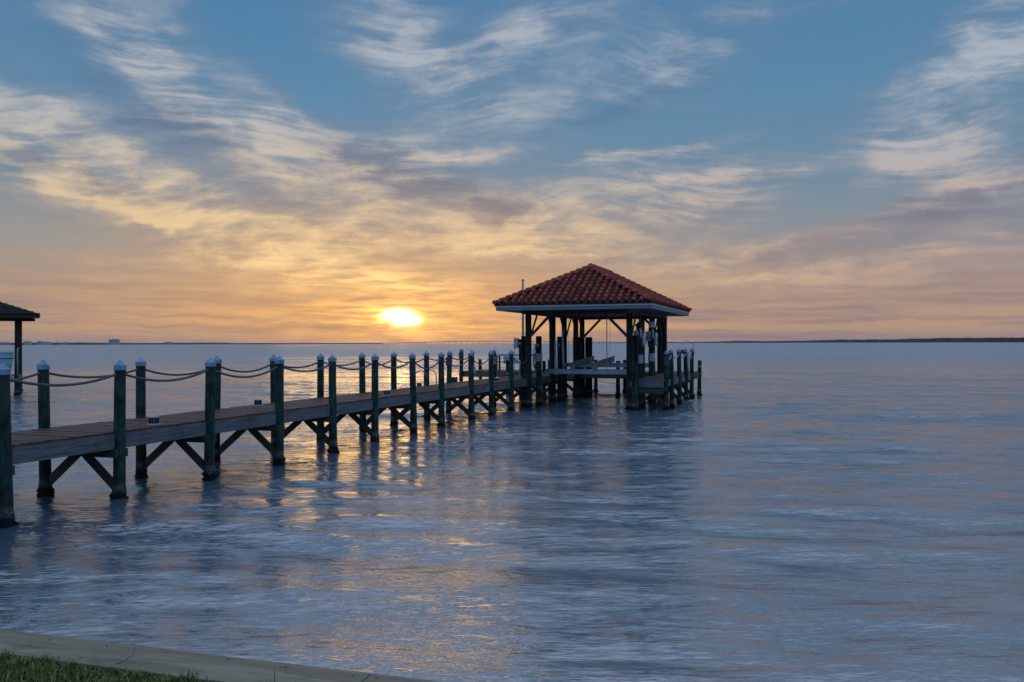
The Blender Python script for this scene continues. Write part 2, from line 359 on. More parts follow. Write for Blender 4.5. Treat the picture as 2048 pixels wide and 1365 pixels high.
# ------------------------------------------------------------------ mesh helpers
class MB:
    def __init__(s): s.v = []; s.f = []; s.sm = []
    def add(s, vs, fs, smooth=False):
        n = len(s.v); s.v += [tuple(v) for v in vs]
        s.f += [tuple(i+n for i in f) for f in fs]; s.sm += [smooth]*len(fs); return s
    def box(s, c, d, R=None):
        vs = []
        for k in range(8):
            v = Vector(((1 if k & 1 else -1)*d[0]/2, (1 if k & 2 else -1)*d[1]/2, (1 if k & 4 else -1)*d[2]/2))
            if R: v = R @ v
            vs.append(v + Vector(c))
        return s.add(vs, [(0,2,3,1),(4,5,7,6),(0,1,5,4),(2,6,7,3),(0,4,6,2),(1,3,7,5)])
    def bar(s, a, b, w, h, up=(0, 0, 1)):
        a, b = Vector(a), Vector(b); x = (b-a); L = x.length; x.normalize()
        up = Vector(up); y = up.cross(x)
        if y.length < 1e-4: y = Vector((0, 1, 0)).cross(x)
        y.normalize(); zz = x.cross(y)
        R = Matrix((x, y, zz)).transposed()
        return s.box((a+b)/2, (L, w, h), R)
    def ring(s, secs, n=14, cap=True, smooth=True, jitter=0.0, r_=None):
        """secs: list of (centre, radius)"""
        vs, fs = [], []
        for (c, r) in secs:
            for k in range(n):
                a = 2*pi*k/n
                rr = r*(1+(r_.uniform(-jitter, jitter) if jitter else 0))
                vs.append((c[0]+rr*cos(a), c[1]+rr*sin(a), c[2]))
        for i in range(len(secs)-1):
            for k in range(n):
                k2 = (k+1) % n
                fs.append((i*n+k, i*n+k2, (i+1)*n+k2, (i+1)*n+k))
        s.add(vs, fs, smooth)
        if cap:
            m = len(secs)-1; base = len(s.v)-len(vs)
            s.f.append(tuple(base+k for k in reversed(range(n)))); s.sm.append(False)
            s.f.append(tuple(base+m*n+k for k in range(n))); s.sm.append(False)
        return s
    def tube(s, pts, r, n=8, prof=None, twist=0.0, cap=True, smooth=True):
        pts = [Vector(p) for p in pts]; vs, fs = [], []
        T = [(pts[min(i+1, len(pts)-1)]-pts[max(i-1, 0)]).normalized() for i in range(len(pts))]
        up = Vector((0, 0, 1)) if abs(T[0].z) < .9 else Vector((1, 0, 0))
        nrm = (up - T[0]*up.dot(T[0])).normalized(); L = 0
        for i, p in enumerate(pts):
            if i: L += (pts[i]-pts[i-1]).length
            nrm = (nrm - T[i]*nrm.dot(T[i])).normalized(); bn = T[i].cross(nrm)
            for k in range(n):
                a = 2*pi*k/n
                rr = (r(i) if callable(r) else r)*(prof(a - twist*L) if prof else 1)
                vs.append(p + nrm*cos(a)*rr + bn*sin(a)*rr)
        for i in range(len(pts)-1):
            for k in range(n):
                k2 = (k+1) % n; fs.append((i*n+k, i*n+k2, (i+1)*n+k2, (i+1)*n+k))
        if cap:
            fs.append(tuple(reversed(range(n)))); fs.append(tuple((len(pts)-1)*n+k for k in range(n)))
        return s.add(vs, fs, smooth)
    def build(s, name, m, parent=None, bevel=0.0):
        me = bpy.data.meshes.new(name); me.from_pydata(s.v, [], s.f)
        me.polygons.foreach_set('use_smooth', s.sm); me.materials.append(m); me.update()
        o = bpy.data.objects.new(name, me); col.objects.link(o)
        if parent: o.parent = parent
        if bevel:
            bv = o.modifiers.new('edge', 'BEVEL'); bv.width = bevel; bv.segments = 2; bv.limit_method = 'ANGLE'
        return o
def tag(o, label=None, cat=None, group=None, kind=None):
    if label: o['label'] = label
    if cat: o['category'] = cat
    if group: o['group'] = group
    if kind: o['kind'] = kind
    return o
def thing(name, label, cat, b=0, t=0, z=0, group=None, rot=-TH, loc=None):
    o = bpy.data.objects.new(name, None); col.objects.link(o)
    o.empty_display_size = .1
    o.location = loc if loc is not None else Wd(b, t, z); o.rotation_euler = (0, 0, rot)
    return tag(o, label, cat, group)
def place(o, b=0, t=0, z=0):
    o.location = Wd(b, t, z); o.rotation_euler = (0, 0, -TH); return o

# ------------------------------------------------------------------ water
def wave_z(X, Y):
    """gentle bay chop, metres"""
    R = np.random.RandomState(5); Z = np.zeros_like(X)
    n = 34
    for i in range(n):
        lam = 0.9 * (9.0/0.9) ** (i/(n-1.0)) * R.uniform(.9, 1.1)
        th = radians(R.normal(-93, 17)); k = 2*pi/lam
        amp = .0046 * lam ** .62
        ph = R.uniform(0, 6.28)
        arg = k*(X*cos(th)+Y*sin(th)) + ph + .35*np.sin(.11*X+.05*Y+i)
        Z += amp*(np.sin(arg) + .22*np.sin(2*arg+1.2))
    grp = .75 + .35*np.sin(.21*X+.4*Y)*np.sin(.17*Y-.11*X+1)
    return Z*grp
def water_material():
    m, g, p = mat('bay_water')
    geo = g.new('ShaderNodeNewGeometry'); pos = geo.outputs['Position']
    x, y, z = g.sep(pos)
    slow = g.noise(g.mapping(pos, scale=(.09, .16, 0)), 1.0, 3, .5, col=True)
    wp = g.vm('ADD', pos, g.vm('MULTIPLY', g.vm('SUBTRACT', slow, (.5, .5, .5)), (2.2, 1.0, 0)))
    a = g.noise(g.mapping(wp, rot=(0, 0, radians(8)), scale=(.55, 1.7, 0)), 1.0, 5, .58)
    b = g.noise(g.mapping(wp, loc=(3, 5, 0), rot=(0, 0, radians(-14)), scale=(1.5, 5.0, 0)), 1.0, 5, .6)
    c = g.noise(g.mapping(wp, loc=(9, 1, 0), rot=(0, 0, radians(4)), scale=(5.0, 17.0, 0)), 1.0, 4, .6)
    big = g.noise(g.mapping(pos, scale=(.035, .12, 0)), 1.0, 4, .55)
    h = g.m('ADD', g.m('MULTIPLY', a, .30), g.m('ADD', g.m('MULTIPLY', b, .11), g.m('MULTIPLY', c, .032)))
    gust = g.ss(big, .35, .65, .65, 1.25)
    h = g.m('MULTIPLY', h, gust)
    n = g.new('ShaderNodeBump'); n.inputs['Strength'].default_value = 1.0; n.inputs['Distance'].default_value = .22
    g.put(n.inputs['Height'], h)
    # capillary ripples too fine for the mesh: spread of facet directions
    r1 = g.noise(g.mapping(wp, rot=(0, 0, radians(5)), scale=(1.0, 2.7, 0)), 1.0, 3, .6, col=True)
    r2 = g.noise(g.mapping(wp, loc=(4, 4, 0), rot=(0, 0, radians(-7)), scale=(3.0, 8.8, 0)), 1.0, 3, .6, col=True)
    r3 = g.noise(g.mapping(wp, loc=(2, 7, 0), rot=(0, 0, radians(8)), scale=(9.0, 27, 0)), 1.0, 2, .6, col=True)
    r4 = g.noise(g.mapping(pos, loc=(1, 2, 0), rot=(0, 0, radians(2)), scale=(.006, .035, 0)), 1.0, 9, .78, col=True)
    H5 = (.5, .5, .5)
    tilt = g.vm('ADD', g.vm('MULTIPLY', g.vm('SUBTRACT', r1, H5), (.25, .72, 0)), g.vm('MULTIPLY', g.vm('SUBTRACT', r2, H5), (.35, .95, 0)))
    tilt = g.vm('ADD', tilt, g.vm('MULTIPLY', g.vm('SUBTRACT', r3, H5), (.35, .75, 0)))
    dd = g.vm('LENGTH', pos)
    tilt = g.vm('SCALE', tilt, None, g.ss(dd, 10, 60, .65, 1.5))
    openb = g.ss(dd, 28, 130)
    r4v = g.vm('MULTIPLY', g.vm('SUBTRACT', r4, H5), (.15, 1.9, 0))
    tilt = g.vm('ADD', tilt, g.vm('SCALE', r4v, None, g.m('MULTIPLY_ADD', openb, .85, .15)))
    # the short steep faces of wind chop running in towards the shore
    tilt = g.vm('ADD', tilt, g.comb(0.0, g.ss(dd, 25, 220, -.012, -.095), 0.0))
    far = g.ss(dd, 80, 1500, 0, .16)                         # rougher open bay
    nn = g.vm('NORMALIZE', g.vm('ADD', n.outputs[0], tilt))
    g.put(p.inputs['Normal'], nn)
    p.inputs['Base Color'].default_value = rgb(.085, .125, .17)
    g.put(p.inputs['Roughness'], g.m('ADD', g.ss(dd, 16, 260, .09, .35), g.m('MULTIPLY', far, g.ss(g.sep(r4)[0], .4, .6, -1, 1))))
    p.inputs['IOR'].default_value = 4.6
    return m
def build_water():
    rows = [1.6]
    while rows[-1] < 9000:
        r = rows[-1]; rows.append(r + (max(.035, r*.0055) if r < 90 else r*.05))
    rows = np.array(rows); na = 620
    ang = np.linspace(radians(-76), radians(76), na)
    Rr, A = np.meshgrid(rows, ang, indexing='ij')
    X = Rr*np.sin(A); Y = Rr*np.cos(A)
    Z = wave_z(X, Y) * np.clip((150-Rr)/110, 0, 1)
    nv = X.size; co = np.stack([X, Y, Z], -1).reshape(-1).astype(np.float32)
    I = np.arange(nv).reshape(X.shape)
    q = np.stack([I[:-1, :-1], I[:-1, 1:], I[1:, 1:], I[1:, :-1]], -1)[..., ::-1].reshape(-1, 4)
    me = bpy.data.meshes.new('water'); me.vertices.add(nv); me.vertices.foreach_set('co', co)
    me.loops.add(q.size); me.loops.foreach_set('vertex_index', q.reshape(-1).astype(np.int32))
    me.polygons.add(len(q)); me.polygons.foreach_set('loop_start', np.arange(0, q.size, 4, dtype=np.int32))
    me.polygons.foreach_set('use_smooth', np.ones(len(q), bool))
    me.update(); me.materials.append(water_material())
    o = bpy.data.objects.new('water', me); col.objects.link(o); tag(o, kind='structure')
    return o
build_water()

# ------------------------------------------------------------------ shore: lawn ground, grass, seawall
CAPZ = 1.30
SH = radians(16.5); SP = Vector((-.4517, 3.99, 0))              # outer edge of the seawall cap and its bearing
def splace(o, x=0, y=0, z=0):
    o.location = SP + Vector((x*cos(SH)+y*sin(SH), -x*sin(SH)+y*cos(SH), z)); o.rotation_euler = (0, 0, -SH); return o
g0 = MB(); g0.box((0, -30.32, .135), (160, 60, 2.27)).build('ground', simple('lawn_soil', (.045, .036, .02), .95, 0, .5, 20))
go = bpy.data.objects['ground']; splace(go); tag(go, kind='structure')
def build_seawall():
    w = thing('seawall', 'timber seawall with a pale weathered cap board along the edge of the lawn', 'seawall')
    splace(w, 0, -.143, CAPZ)
    js = [-16.2, -12.6, -9.0, -5.4, -.235, 3.4, 7.0, 10.6, 14.2]
    r2 = random.Random(3)
    for a, b in zip(js[:-1], js[1:]):
        bd = MB().box(((a+b)/2, 0, -.019), (b-a-.006, .286, .038)).build('cap_board', M['seawall_cap'], w, .004)
        k = a+.06; n = 0
        while k < b-.03:
            for dy in ((-.085, .095) if n % 2 == 0 or k < a+.1 else (.09,)):
                x, y = k+r2.uniform(-.02, .02), dy+r2.uniform(-.015, .015)
                if -3.2 < x < .3: MB().ring([((x, y, -.001), .0075), ((x, y, .0015), .007)], 8).build('nail', M['dark_metal'], bd)
            k += .36; n += 1
    mb = MB(); k = -16.0
    while k < 14: mb.box((k, .075, -.9), (.149, .045, 1.72)); k += .149
    mb.build('sheet_boards', M['under'], w)
    MB().box((0, .121, -.17), (30, .045, .2)).build('waler', M['under'], w)
build_seawall()
def grass_mat():
    m, g, p = mat('grass_blades')
    inf = g.new('ShaderNodeNewGeometry').outputs['Random Per Island']
    c = g.ramp(inf, [(0, rgb(.03, .055, .01)), (.3, rgb(.08, .15, .018)), (.55, rgb(.20, .29, .035)), (.7, rgb(.28, .30, .06)), (.85, rgb(.12, .08, .045)), (1, rgb(.34, .24, .13))])
    g.put(p.inputs['Base Color'], c); p.inputs['Roughness'].default_value = .55
    return m
def build_grass():
    R = np.random.RandomState(8); N = 46000
    # dense in the corner nearest the camera, thinning outwards
    b = np.concatenate([R.uniform(-3.4, .3, 34000), R.uniform(-8, 3, 12000)])
    t = np.concatenate([-.275 - np.abs(R.normal(0, .35, 34000)), R.uniform(-2.3, -.3, 12000)])
    patch = np.sin(b*3.1+1)*np.sin(t*5+b)+np.sin(b*9)*.5
    edge = -.262 + .03*np.sin(b*6)+.025*np.sin(b*17+2) + R.uniform(-.02, .03, N)
    t = np.minimum(t, edge - np.abs(R.normal(0, .02, N)))
    L = R.uniform(.014, .044, N)*(1+.5*(np.sin(b*23+t*9)*np.sin(t*31-b*7) > .3))*(1+.35*np.clip(patch, -1, 1)); L[R.rand(N) < .03] *= 1.6
    w = R.uniform(.0016, .0034, N); a = R.uniform(0, 2*pi, N); lean = R.uniform(.1, 1.1, N)
    dx, dy = np.cos(a), np.sin(a); base = np.stack([b, t, np.full(N, CAPZ-.032)], -1)
    side = np.stack([-dy, dx, np.zeros(N)], -1)*w[:, None]; d = np.stack([dx, dy, np.zeros(N)], -1)
    up = np.array([0, 0, 1.0])
    p1 = base + up*(L*.6)[:, None] + d*(L*lean*.25)[:, None]
    p2 = base + up*(L*(1-.25*lean))[:, None] + d*(L*lean*.75)[:, None]
    V = np.stack([base-side, base+side, p1+side*.8, p1-side*.8, p2], 1).reshape(-1, 3)
    f = []
    me = bpy.data.meshes.new('grass'); me.vertices.add(len(V)); me.vertices.foreach_set('co', V.astype(np.float32).reshape(-1))
    i = np.arange(N)*5
    loops = np.stack([i, i+1, i+2, i+3, i+3, i+2, i+4], -1).reshape(-1).astype(np.int32)
    starts = np.stack([np.arange(N)*7, np.arange(N)*7+4], -1).reshape(-1).astype(np.int32)
    me.loops.add(len(loops)); me.loops.foreach_set('vertex_index', loops)
    me.polygons.add(len(starts)); me.polygons.foreach_set('loop_start', starts)
    me.update(); me.materials.append(grass_mat())
    o = bpy.data.objects.new('grass', me); col.objects.link(o); splace(o)
    tag(o, 'green and straw coloured lawn grass behind the seawall cap', 'grass', kind='stuff')
build_grass()
tw = MB().tube([(0, 0, 0), (.04, .01, .012), (.075, .02, .03), (.085, .025, .075)], lambda i: .0022-.0004*i, 6).build('twig', M['under'])
splace(tw, -1.50, -.25, CAPZ); tw.rotation_euler = (0, 0, radians(15)); tag(tw, 'thin dark twig lying on the seawall cap at the edge of the grass', 'twig')

# ------------------------------------------------------------------ the walkway
DECK = 1.28
NB, FB = -12.0, -13.83
NT = [5.0, 7.45, 9.89, 12.25, 14.72, 17.2, 19.59, 21.9, 24.4, 26.6, 29.3, 31.4, 33.8]
rj = random.Random(21)
def pile_mesh(h, r=.098, foot=.115, lean=(0, 0), seed=0, low=-1.6):
    q = random.Random(seed); secs = []
    zs = [low, -.3, -.05, .06, .16, .3, .7, 1.2, 1.9, h]
    for z in zs:
        k = (z-low)/(h-low); rr = foot+(r-foot)*k
        if -.1 < z < .2: rr *= q.uniform(1.06, 1.22)
        elif z == .3: rr *= q.uniform(1.0, 1.06)
        secs.append(((lean[0]*(z-1.28)+q.uniform(-.003, .003), lean[1]*(z-1.28)+q.uniform(-.003, .003), z), rr))
    return MB().ring(secs, 16, jitter=.012, r_=q)
def growth(mb, cx, cy, q, r=.12, n=9):
    """clumps of oysters and weed around the foot"""
    for _ in range(n):
        a = q.uniform(0, 6.28); s_ = q.uniform(.025, .075); z = q.uniform(-.04, .15)
        c = Vector((cx+cos(a)*r, cy+sin(a)*r, z)); vs, fs = [], []
        for k in range(6):
            d = [Vector((1,0,0)), Vector((-1,0,0)), Vector((0,1,0)), Vector((0,-1,0)), Vector((0,0,1)), Vector((0,0,-1))][k]
            vs.append(c + Vector([d[j]*s_*q.uniform(.6, 1.5) for j in range(3)]) + Vector((q.uniform(-.01,.01),)*3))
        fs = [(0,2,4),(2,1,4),(1,3,4),(3,0,4),(2,0,5),(1,2,5),(3,1,5),(0,3,5)]
        mb.add(vs, fs)
M['growth'] = simple('oyster_growth', (.022, .021, .02), .7, 0, .6, 30)
def pile_cap(parent, x, y, z, r=.112, hs=.085, hc=.105):
    return MB().ring([((x, y, z-hs), r*.99), ((x, y, z), r), ((x, y, z+.008), r*.96), ((x, y, z+hc*.5), r*.47), ((x, y, z+hc), .006)], 20, smooth=False).build('pile_cap', M['cap'], parent)
def piling(root, b, t, h=2.49, r=.098, seed=0, lean=None, cap=True, name='piling', m='pile', foot=.115, grow=13, low=-1.6, base=(0, 0)):
    """b,t given relative to the root"""
    q = random.Random(seed*7+3)
    if lean is None: lean = (q.uniform(-.022, .022), q.uniform(-.018, .018))
    mb = pile_mesh(h, r, foot, lean, seed, low); mb.v = [(x+b, y+t, z) for x, y, z in mb.v]
    growth(mb, b+lean[0]*-1.28, t+lean[1]*-1.28, q, foot*1.02, grow)
    p = mb.build(name, M[m], root)
    if cap:
        c = pile_cap(p, b+lean[0]*(h-1.28), t+lean[1]*(h-1.28), h, r*1.14)
    return p
def planks(mb, b0, b1, t0, t1, z, along='b', w=.14, gap=.014, q=rj, th=.038):
    """boards run across; slight random ends and heights"""
    if along == 'b':
        t = t0
        while t < t1-.02:
            e = min(t+w-gap, t1); dz = q.uniform(-.005, .005)
            mb.box(((b0+b1)/2+q.uniform(-.008, .008), (t+e)/2, z-th/2+dz), (b1-b0, e-t, th)); t += w
    else:
        b = b0
        while b < b1-.02:
            e = min(b+w-gap, b1); dz = q.uniform(-.005, .005)
            mb.box(((b+e)/2, (t0+t1)/2+q.uniform(-.008, .008), z-th/2+dz), (e-b, t1-t0, th)); b += w
def bent(root, bL, bR, t, side=-1, top=.955):
    """cap beam with a pair of raking braces meeting under its middle, at relative coordinates"""
    m = (bL+bR)/2; o = side*.125
    MB().box((m, t+o, top-.075), (bR-bL+.10, .045, .15)).box((m, t-o, top-.075), (bR-bL+.10, .045, .15)).build('cap_beam', M['under'], root)
    for sgn, be in ((-1, bL), (1, bR)):
        MB().bar((m+sgn*.09, t, top-.12), (be, t, .17), .165, .042, up=(0, 1, 0)).build('brace', M['under'], root)
def build_walkway():
    w = thing('walkway', 'long straight wooden walkway running out from shore to the boathouse', 'pier', NB, 3.52, 0)
    T0 = 3.52
    mb = MB(); planks(mb, FB-NB+.02, -.02, 0.02, 36.0-T0, DECK)
    mb.build('deck_boards', M['deck'], w, 0)
    mb = MB(); planks(mb, FB-NB+.02, -.02, 36.0-T0, 44.85-T0, DECK)
    d2 = mb.build('deck_boards', M['deck'], w, 0)
    ts = [3.6]+NT+[36.1]
    far = [3.6]+NT+[36.4, 38.9, 41.4, 44.4]
    for bb, lst, q in ((0.0, ts, -1), (FB-NB, far, 1)):
        for a, b in zip(lst[:-1], lst[1:]):
            MB().box((bb+.035*q, (a+b)/2-T0, 1.10), (.042, b-a-.21, .275)).build('stringer', M['stringer'], w)
    # left side of the boathouse: inner stringer
    MB().box((-.035, 40.5-T0, 1.10), (.042, 8.5, .275)).build('stringer', M['stringer'], w)
    MB().box(((FB-NB)/2, 20.0-T0, 1.10), (.042, 33, .27)).build('joist', M['under'], w)
    for i, t in enumerate(NT):
        piling(w, 0.0, t-T0, seed=100+i); piling(w, FB-NB, t-T0, seed=200+i)
        bent(w, FB-NB, 0.0, t-T0)
    piling(w, FB-NB, 36.5-T0, seed=240)
    for t in (39.0, 41.5, 44.3):
        piling(w, FB-NB, t-T0, 1.2, seed=int(t), cap=False); bent(w, FB-NB, 0.0, t-T0)
    bent(w, FB-NB, 0.0, 36.5-T0)
build_walkway()

# ropes swagged between the pilings, laid from three twisted strands
def strand(a): return 1+.17*cos(3*a)
def swag(p, q_, sag, name, m, label, group, r=.0225, n=None, fine=True):
    p, q_ = Vector(p), Vector(q_); L = (q_-p).length
    n = n or (int(L/.0085) if fine else 40)
    pts = []
    for i in range(n+1):
        u = i/n; v = p.lerp(q_, u); v.z -= sag*4*u*(1-u); pts.append(v)
    o = MB().tube(pts, r, 12 if fine else 7, strand if fine else None, 60.0 if fine else 0).build(name, m)
    tag(o, label, 'rope', group); return o
ORD = ['first', 'second', 'third', 'fourth', 'fifth', 'sixth', 'seventh', 'eighth', 'ninth', 'tenth', 'eleventh', 'twelfth']
def rel_lean(seed):
    q = random.Random(seed*7+3); return (q.uniform(-.022, .022), q.uniform(-.018, .018))
def rope_end(bb, t, seed, side, sgn, z=2.33):
    l = rel_lean(seed); return Wd(bb + l[0]*(z-1.28) + side*.0, t + l[1]*(z-1.28) + sgn*.085, z)
near_ix = list(range(2, 13)); k = 0
for i in range(2, 13):
    last = i == 12
    a = rope_end(NB, NT[i], 100+i, 1, 1)
    b = Wd(NB, 36.0, 2.18) if last else rope_end(NB, NT[i+1], 101+i, 1, -1)
    lab = ('dark rope swag from the last capped near piling to the front left boathouse post' if last else
           f'dark rope swag on the near side, {ORD[i-2]} span counted from the left')
    swag(a, b, .17+.03*sin(i*2.1) if i < 8 else .26+.03*sin(i), 'rope_swag', M['rope'], lab, 'rope swags along the near side of the walkway', fine=i < 9)
for i in range(2, 12):
    a = rope_end(FB, NT[i], 200+i, 1, 1); b = rope_end(FB, NT[i+1], 201+i, 1, -1)
    if i == 2: lab = 'dark rope swag on the far side running in from the left photo edge'
    else: lab = f'dark rope swag on the far side, {ORD[i-3]} whole span counted from the left'
    swag(a, b, .15+.03*sin(i*1.7), 'rope_swag', M['rope'], lab, 'rope swags along the far side of the walkway', fine=i < 7)

# low caged deck lamps
def deck_lamp(b, t, lab):
    o = thing('deck_lamp', lab, 'deck lamp', b, t, DECK, 'caged lamps on the walkway deck')
    MB().ring([((0, 0, .001), .135), ((0, 0, .012), .13), ((0, 0, .02), .10)], 20).build('base_flange', M['grey_plastic'], o)
    MB().ring([((0, 0, .018), .066), ((0, 0, .135), .062)], 16).build('lens', M['lamp_glass'], o)
    c = MB()
    for k in range(12):
        a = 2*pi*k/12; c.box((cos(a)*.088, sin(a)*.088, .078), (.012, .026, .125), Matrix.Rotation(a, 3, 'Z'))
    c.build('cage', M['fender'], o)
    MB().ring([((0, 0, .136), .104), ((0, 0, .152), .104), ((0, 0, .162), .07)], 18).build('lid', M['grey_plastic'], o)
    return o
LN = [(13.5, -12.36), (18.45, -13.52), (23.3, -12.36), (28.0, -13.52), (32.9, -12.36), (37.7, -13.52)]
LT = ['short round deck lamp with a black cage on the near edge, nearest the camera', 'short caged deck lamp on the far edge, next after the nearest lamp',
      'short caged deck lamp on the near edge halfway along the walkway', 'short caged deck lamp on the far edge beside the swim ladder',
      'short caged deck lamp on the near edge close to the boathouse', 'short caged deck lamp on the far edge behind the last near post']
for (t, b), l in zip(LN, LT): deck_lamp(b, t, l)

# swim ladder hooked over the far edge
def ladder():
    o = thing('swim_ladder', 'steel swim ladder with two arched hand rails on the far edge of the walkway', 'ladder', FB-.12, 29.45, DECK)
    for s_ in (-.42, .42):
        pts = [(.26, s_, 0), (.26, s_, .36)]
        for k in range(1, 12):
            a = pi*k/12; pts.append((.0+.26*cos(a), s_, .36+.20*sin(a)))
        pts += [(-.26, s_, .3), (-.26, s_, -1.5)]
        MB().tube(pts, .021, 8).build('hand_rail', M['steel'], o)
    for k in range(5):
        MB().tube([(-.26, -.42, -.1-.28*k), (-.26, .42, -.1-.28*k)], .018, 8).build('rung', M['steel'], o)
ladder()
# ------------------------------------------------------------------ boathouse
BC, TC = -9.68, 40.60          # centre of its roof in the pier frame
def gable_tiles(mb, pan, O, ex, es, n, width, slope, top_width, q, pitch=.315, course=.365):
    """barrel tiles on a hip face: O eave middle, ex along the eave, es up the slope, n normal"""
    rows = int(slope/course)+1; ncol = int(round(width/pitch)); pw = width/ncol
    for r in range(rows):
        v0 = r*course
        half = (width/2) + (top_width/2-width/2)*((v0+course*.35)/slope)
        for c in range(ncol):
            u = -width/2+pw*(c+.5)
            if abs(u) > half-.02: continue
            lf = q.uniform(-.008, .008); tl = q.uniform(-.006, .010); prof = []
            for k in range(11):
                s_ = k/10; prof.append((-pw*.29+pw*.58*s_, .004+.118*sin(pi*s_)**.75))
            L = course+.05; vs, fs = [], []
            v1 = min(v0+L, slope); v2 = v0-.035+q.uniform(-.008, .008)
            for (v, lift, k_) in ((v2, .072+tl, 1.06), (v1, .004, .88)):
                for (uu, h) in prof: vs.append(O+ex*(u+uu*k_+lf)+es*v+n*(h+lift))
            m = len(prof)
            for k in range(m-1): fs.append((k, k+1, m+k+1, m+k))
            for (uu, h) in prof: vs.append(O+ex*(u+uu*.98+lf)+es*v2+n*(max(h-.018, .0)+.056))
            for k in range(m-1): fs.append((2*m+k, 2*m+k+1, k+1, k))
            mb.add(vs, fs, True)
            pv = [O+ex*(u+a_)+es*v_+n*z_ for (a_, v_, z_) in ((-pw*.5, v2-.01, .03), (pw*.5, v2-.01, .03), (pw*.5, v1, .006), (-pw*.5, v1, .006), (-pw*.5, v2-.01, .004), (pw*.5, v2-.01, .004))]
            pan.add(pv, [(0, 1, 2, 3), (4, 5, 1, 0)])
def hip_caps(mb, A, B, q, r=.125, step=.36):
    A, B = Vector(A), Vector(B); d = B-A; L = d.length; d.normalize()
    side = d.cross(Vector((0, 0, 1))).normalized(); up = side.cross(d); nn = int(L/step)+1; st = L/nn
    for i in range(nn):
        vs, fs = [], []; a0 = A+d*(i*st-.04); a1 = A+d*((i+1)*st+.05)
        for (p, rr, lift) in ((a0, r*1.12, .055), (a1, r*.86, .025)):
            for k in range(9):
                a = pi*k/8; vs.append(p+side*cos(a)*rr+up*(sin(a)*rr+lift-.05))
        for k in range(8): fs.append((k, k+1, 9+k+1, 9+k))
        vs.append(a0+up*(-.03)); fs += [(18, k+1, k) for k in range(8)]
        mb.add(vs, fs, True)
def hip_roof(root, hw, hl, ze, rise, tiles=True, over_m='tile', q=None, fascia=True, fh=.2):
    q = q or random.Random(4)
    rl = hl-hw                                                 # half ridge
    E = [Vector((-hw, -hl, ze)), Vector((hw, -hl, ze)), Vector((hw, hl, ze)), Vector((-hw, hl, ze))]
    R0, R1 = Vector((0, -rl, ze+rise)), Vector((0, rl, ze+rise))
    b = MB(); lo = [e-Vector((0, 0, .05)) for e in E]
    b.add(E+lo+[R0, R1], [(0, 1, 8), (1, 2, 9, 8), (2, 3, 9), (3, 0, 8, 9), (0, 4, 5, 1), (1, 5, 6, 2), (2, 6, 7, 3), (3, 7, 4, 0), (7, 6, 5, 4)])
    roof = b.build('roof', M[over_m], root)
    if tiles:
        sl = sqrt(hw*hw+rise*rise); mb = MB(); pan = MB()
        for (O, ex, inn, w_, tw_) in ((Vector((0, -hl, ze)), Vector((1, 0, 0)), Vector((0, 1, 0)), 2*hw, 0.0), (Vector((hw, 0, ze)), Vector((0, 1, 0)), Vector((-1, 0, 0)), 2*hl, 2*rl),
                               (Vector((0, hl, ze)), Vector((-1, 0, 0)), Vector((0, -1, 0)), 2*hw, 0.0), (Vector((-hw, 0, ze)), Vector((0, -1, 0)), Vector((1, 0, 0)), 2*hl, 2*rl)):
            es = (inn*hw+Vector((0, 0, rise))).normalized(); n = ex.cross(es).normalized()
            gable_tiles(mb, pan, O, ex, es, n, w_, sl, tw_, q)
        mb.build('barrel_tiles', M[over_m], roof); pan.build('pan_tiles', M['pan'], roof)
        hc = MB()
        for e, r_ in zip(E, (R0, R0, R1, R1)): hip_caps(hc, e+Vector((0, 0, .07)), r_+Vector((0, 0, .07)), q)
        hip_caps(hc, R0+Vector((0, 0, .09)), R1+Vector((0, 0, .09)), q)
        hc.build('ridge_tiles', M[over_m], roof)
    if fascia:
        zc = ze-.052-fh/2; i = .05
        for nm, c, d, rz in (('fascia', (0, -hl+i, zc), (2*hw-2*i, .04, fh), 0), ('fascia', (0, hl-i, zc), (2*hw-2*i, .04, fh), 0),
                             ('fascia', (hw-i, 0, zc), (.04, 2*hl-2*i-.084, fh), 0), ('fascia', (-hw+i, 0, zc), (.04, 2*hl-2*i-.084, fh), 0)):
            MB().box(c, d).build(nm, M['fascia'], root)
        for nm, c, d in (('drip_moulding', (0, -hl+i-.035, ze-.085), (2*hw-.06, .028, .055)), ('drip_moulding', (hw-i+.035, 0, ze-.085), (.028, 2*hl-.0, .055))):
            MB().box(c, d).build(nm, M['drip'], root)
    return roof
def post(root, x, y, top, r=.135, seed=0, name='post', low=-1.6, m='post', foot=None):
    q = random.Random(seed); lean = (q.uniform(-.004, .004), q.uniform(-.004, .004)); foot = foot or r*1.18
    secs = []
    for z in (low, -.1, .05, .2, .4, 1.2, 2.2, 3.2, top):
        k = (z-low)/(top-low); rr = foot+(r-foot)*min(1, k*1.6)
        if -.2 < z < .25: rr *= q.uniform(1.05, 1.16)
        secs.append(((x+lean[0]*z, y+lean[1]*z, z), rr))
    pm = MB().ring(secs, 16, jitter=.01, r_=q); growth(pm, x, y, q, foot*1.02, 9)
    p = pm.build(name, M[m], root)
    return p
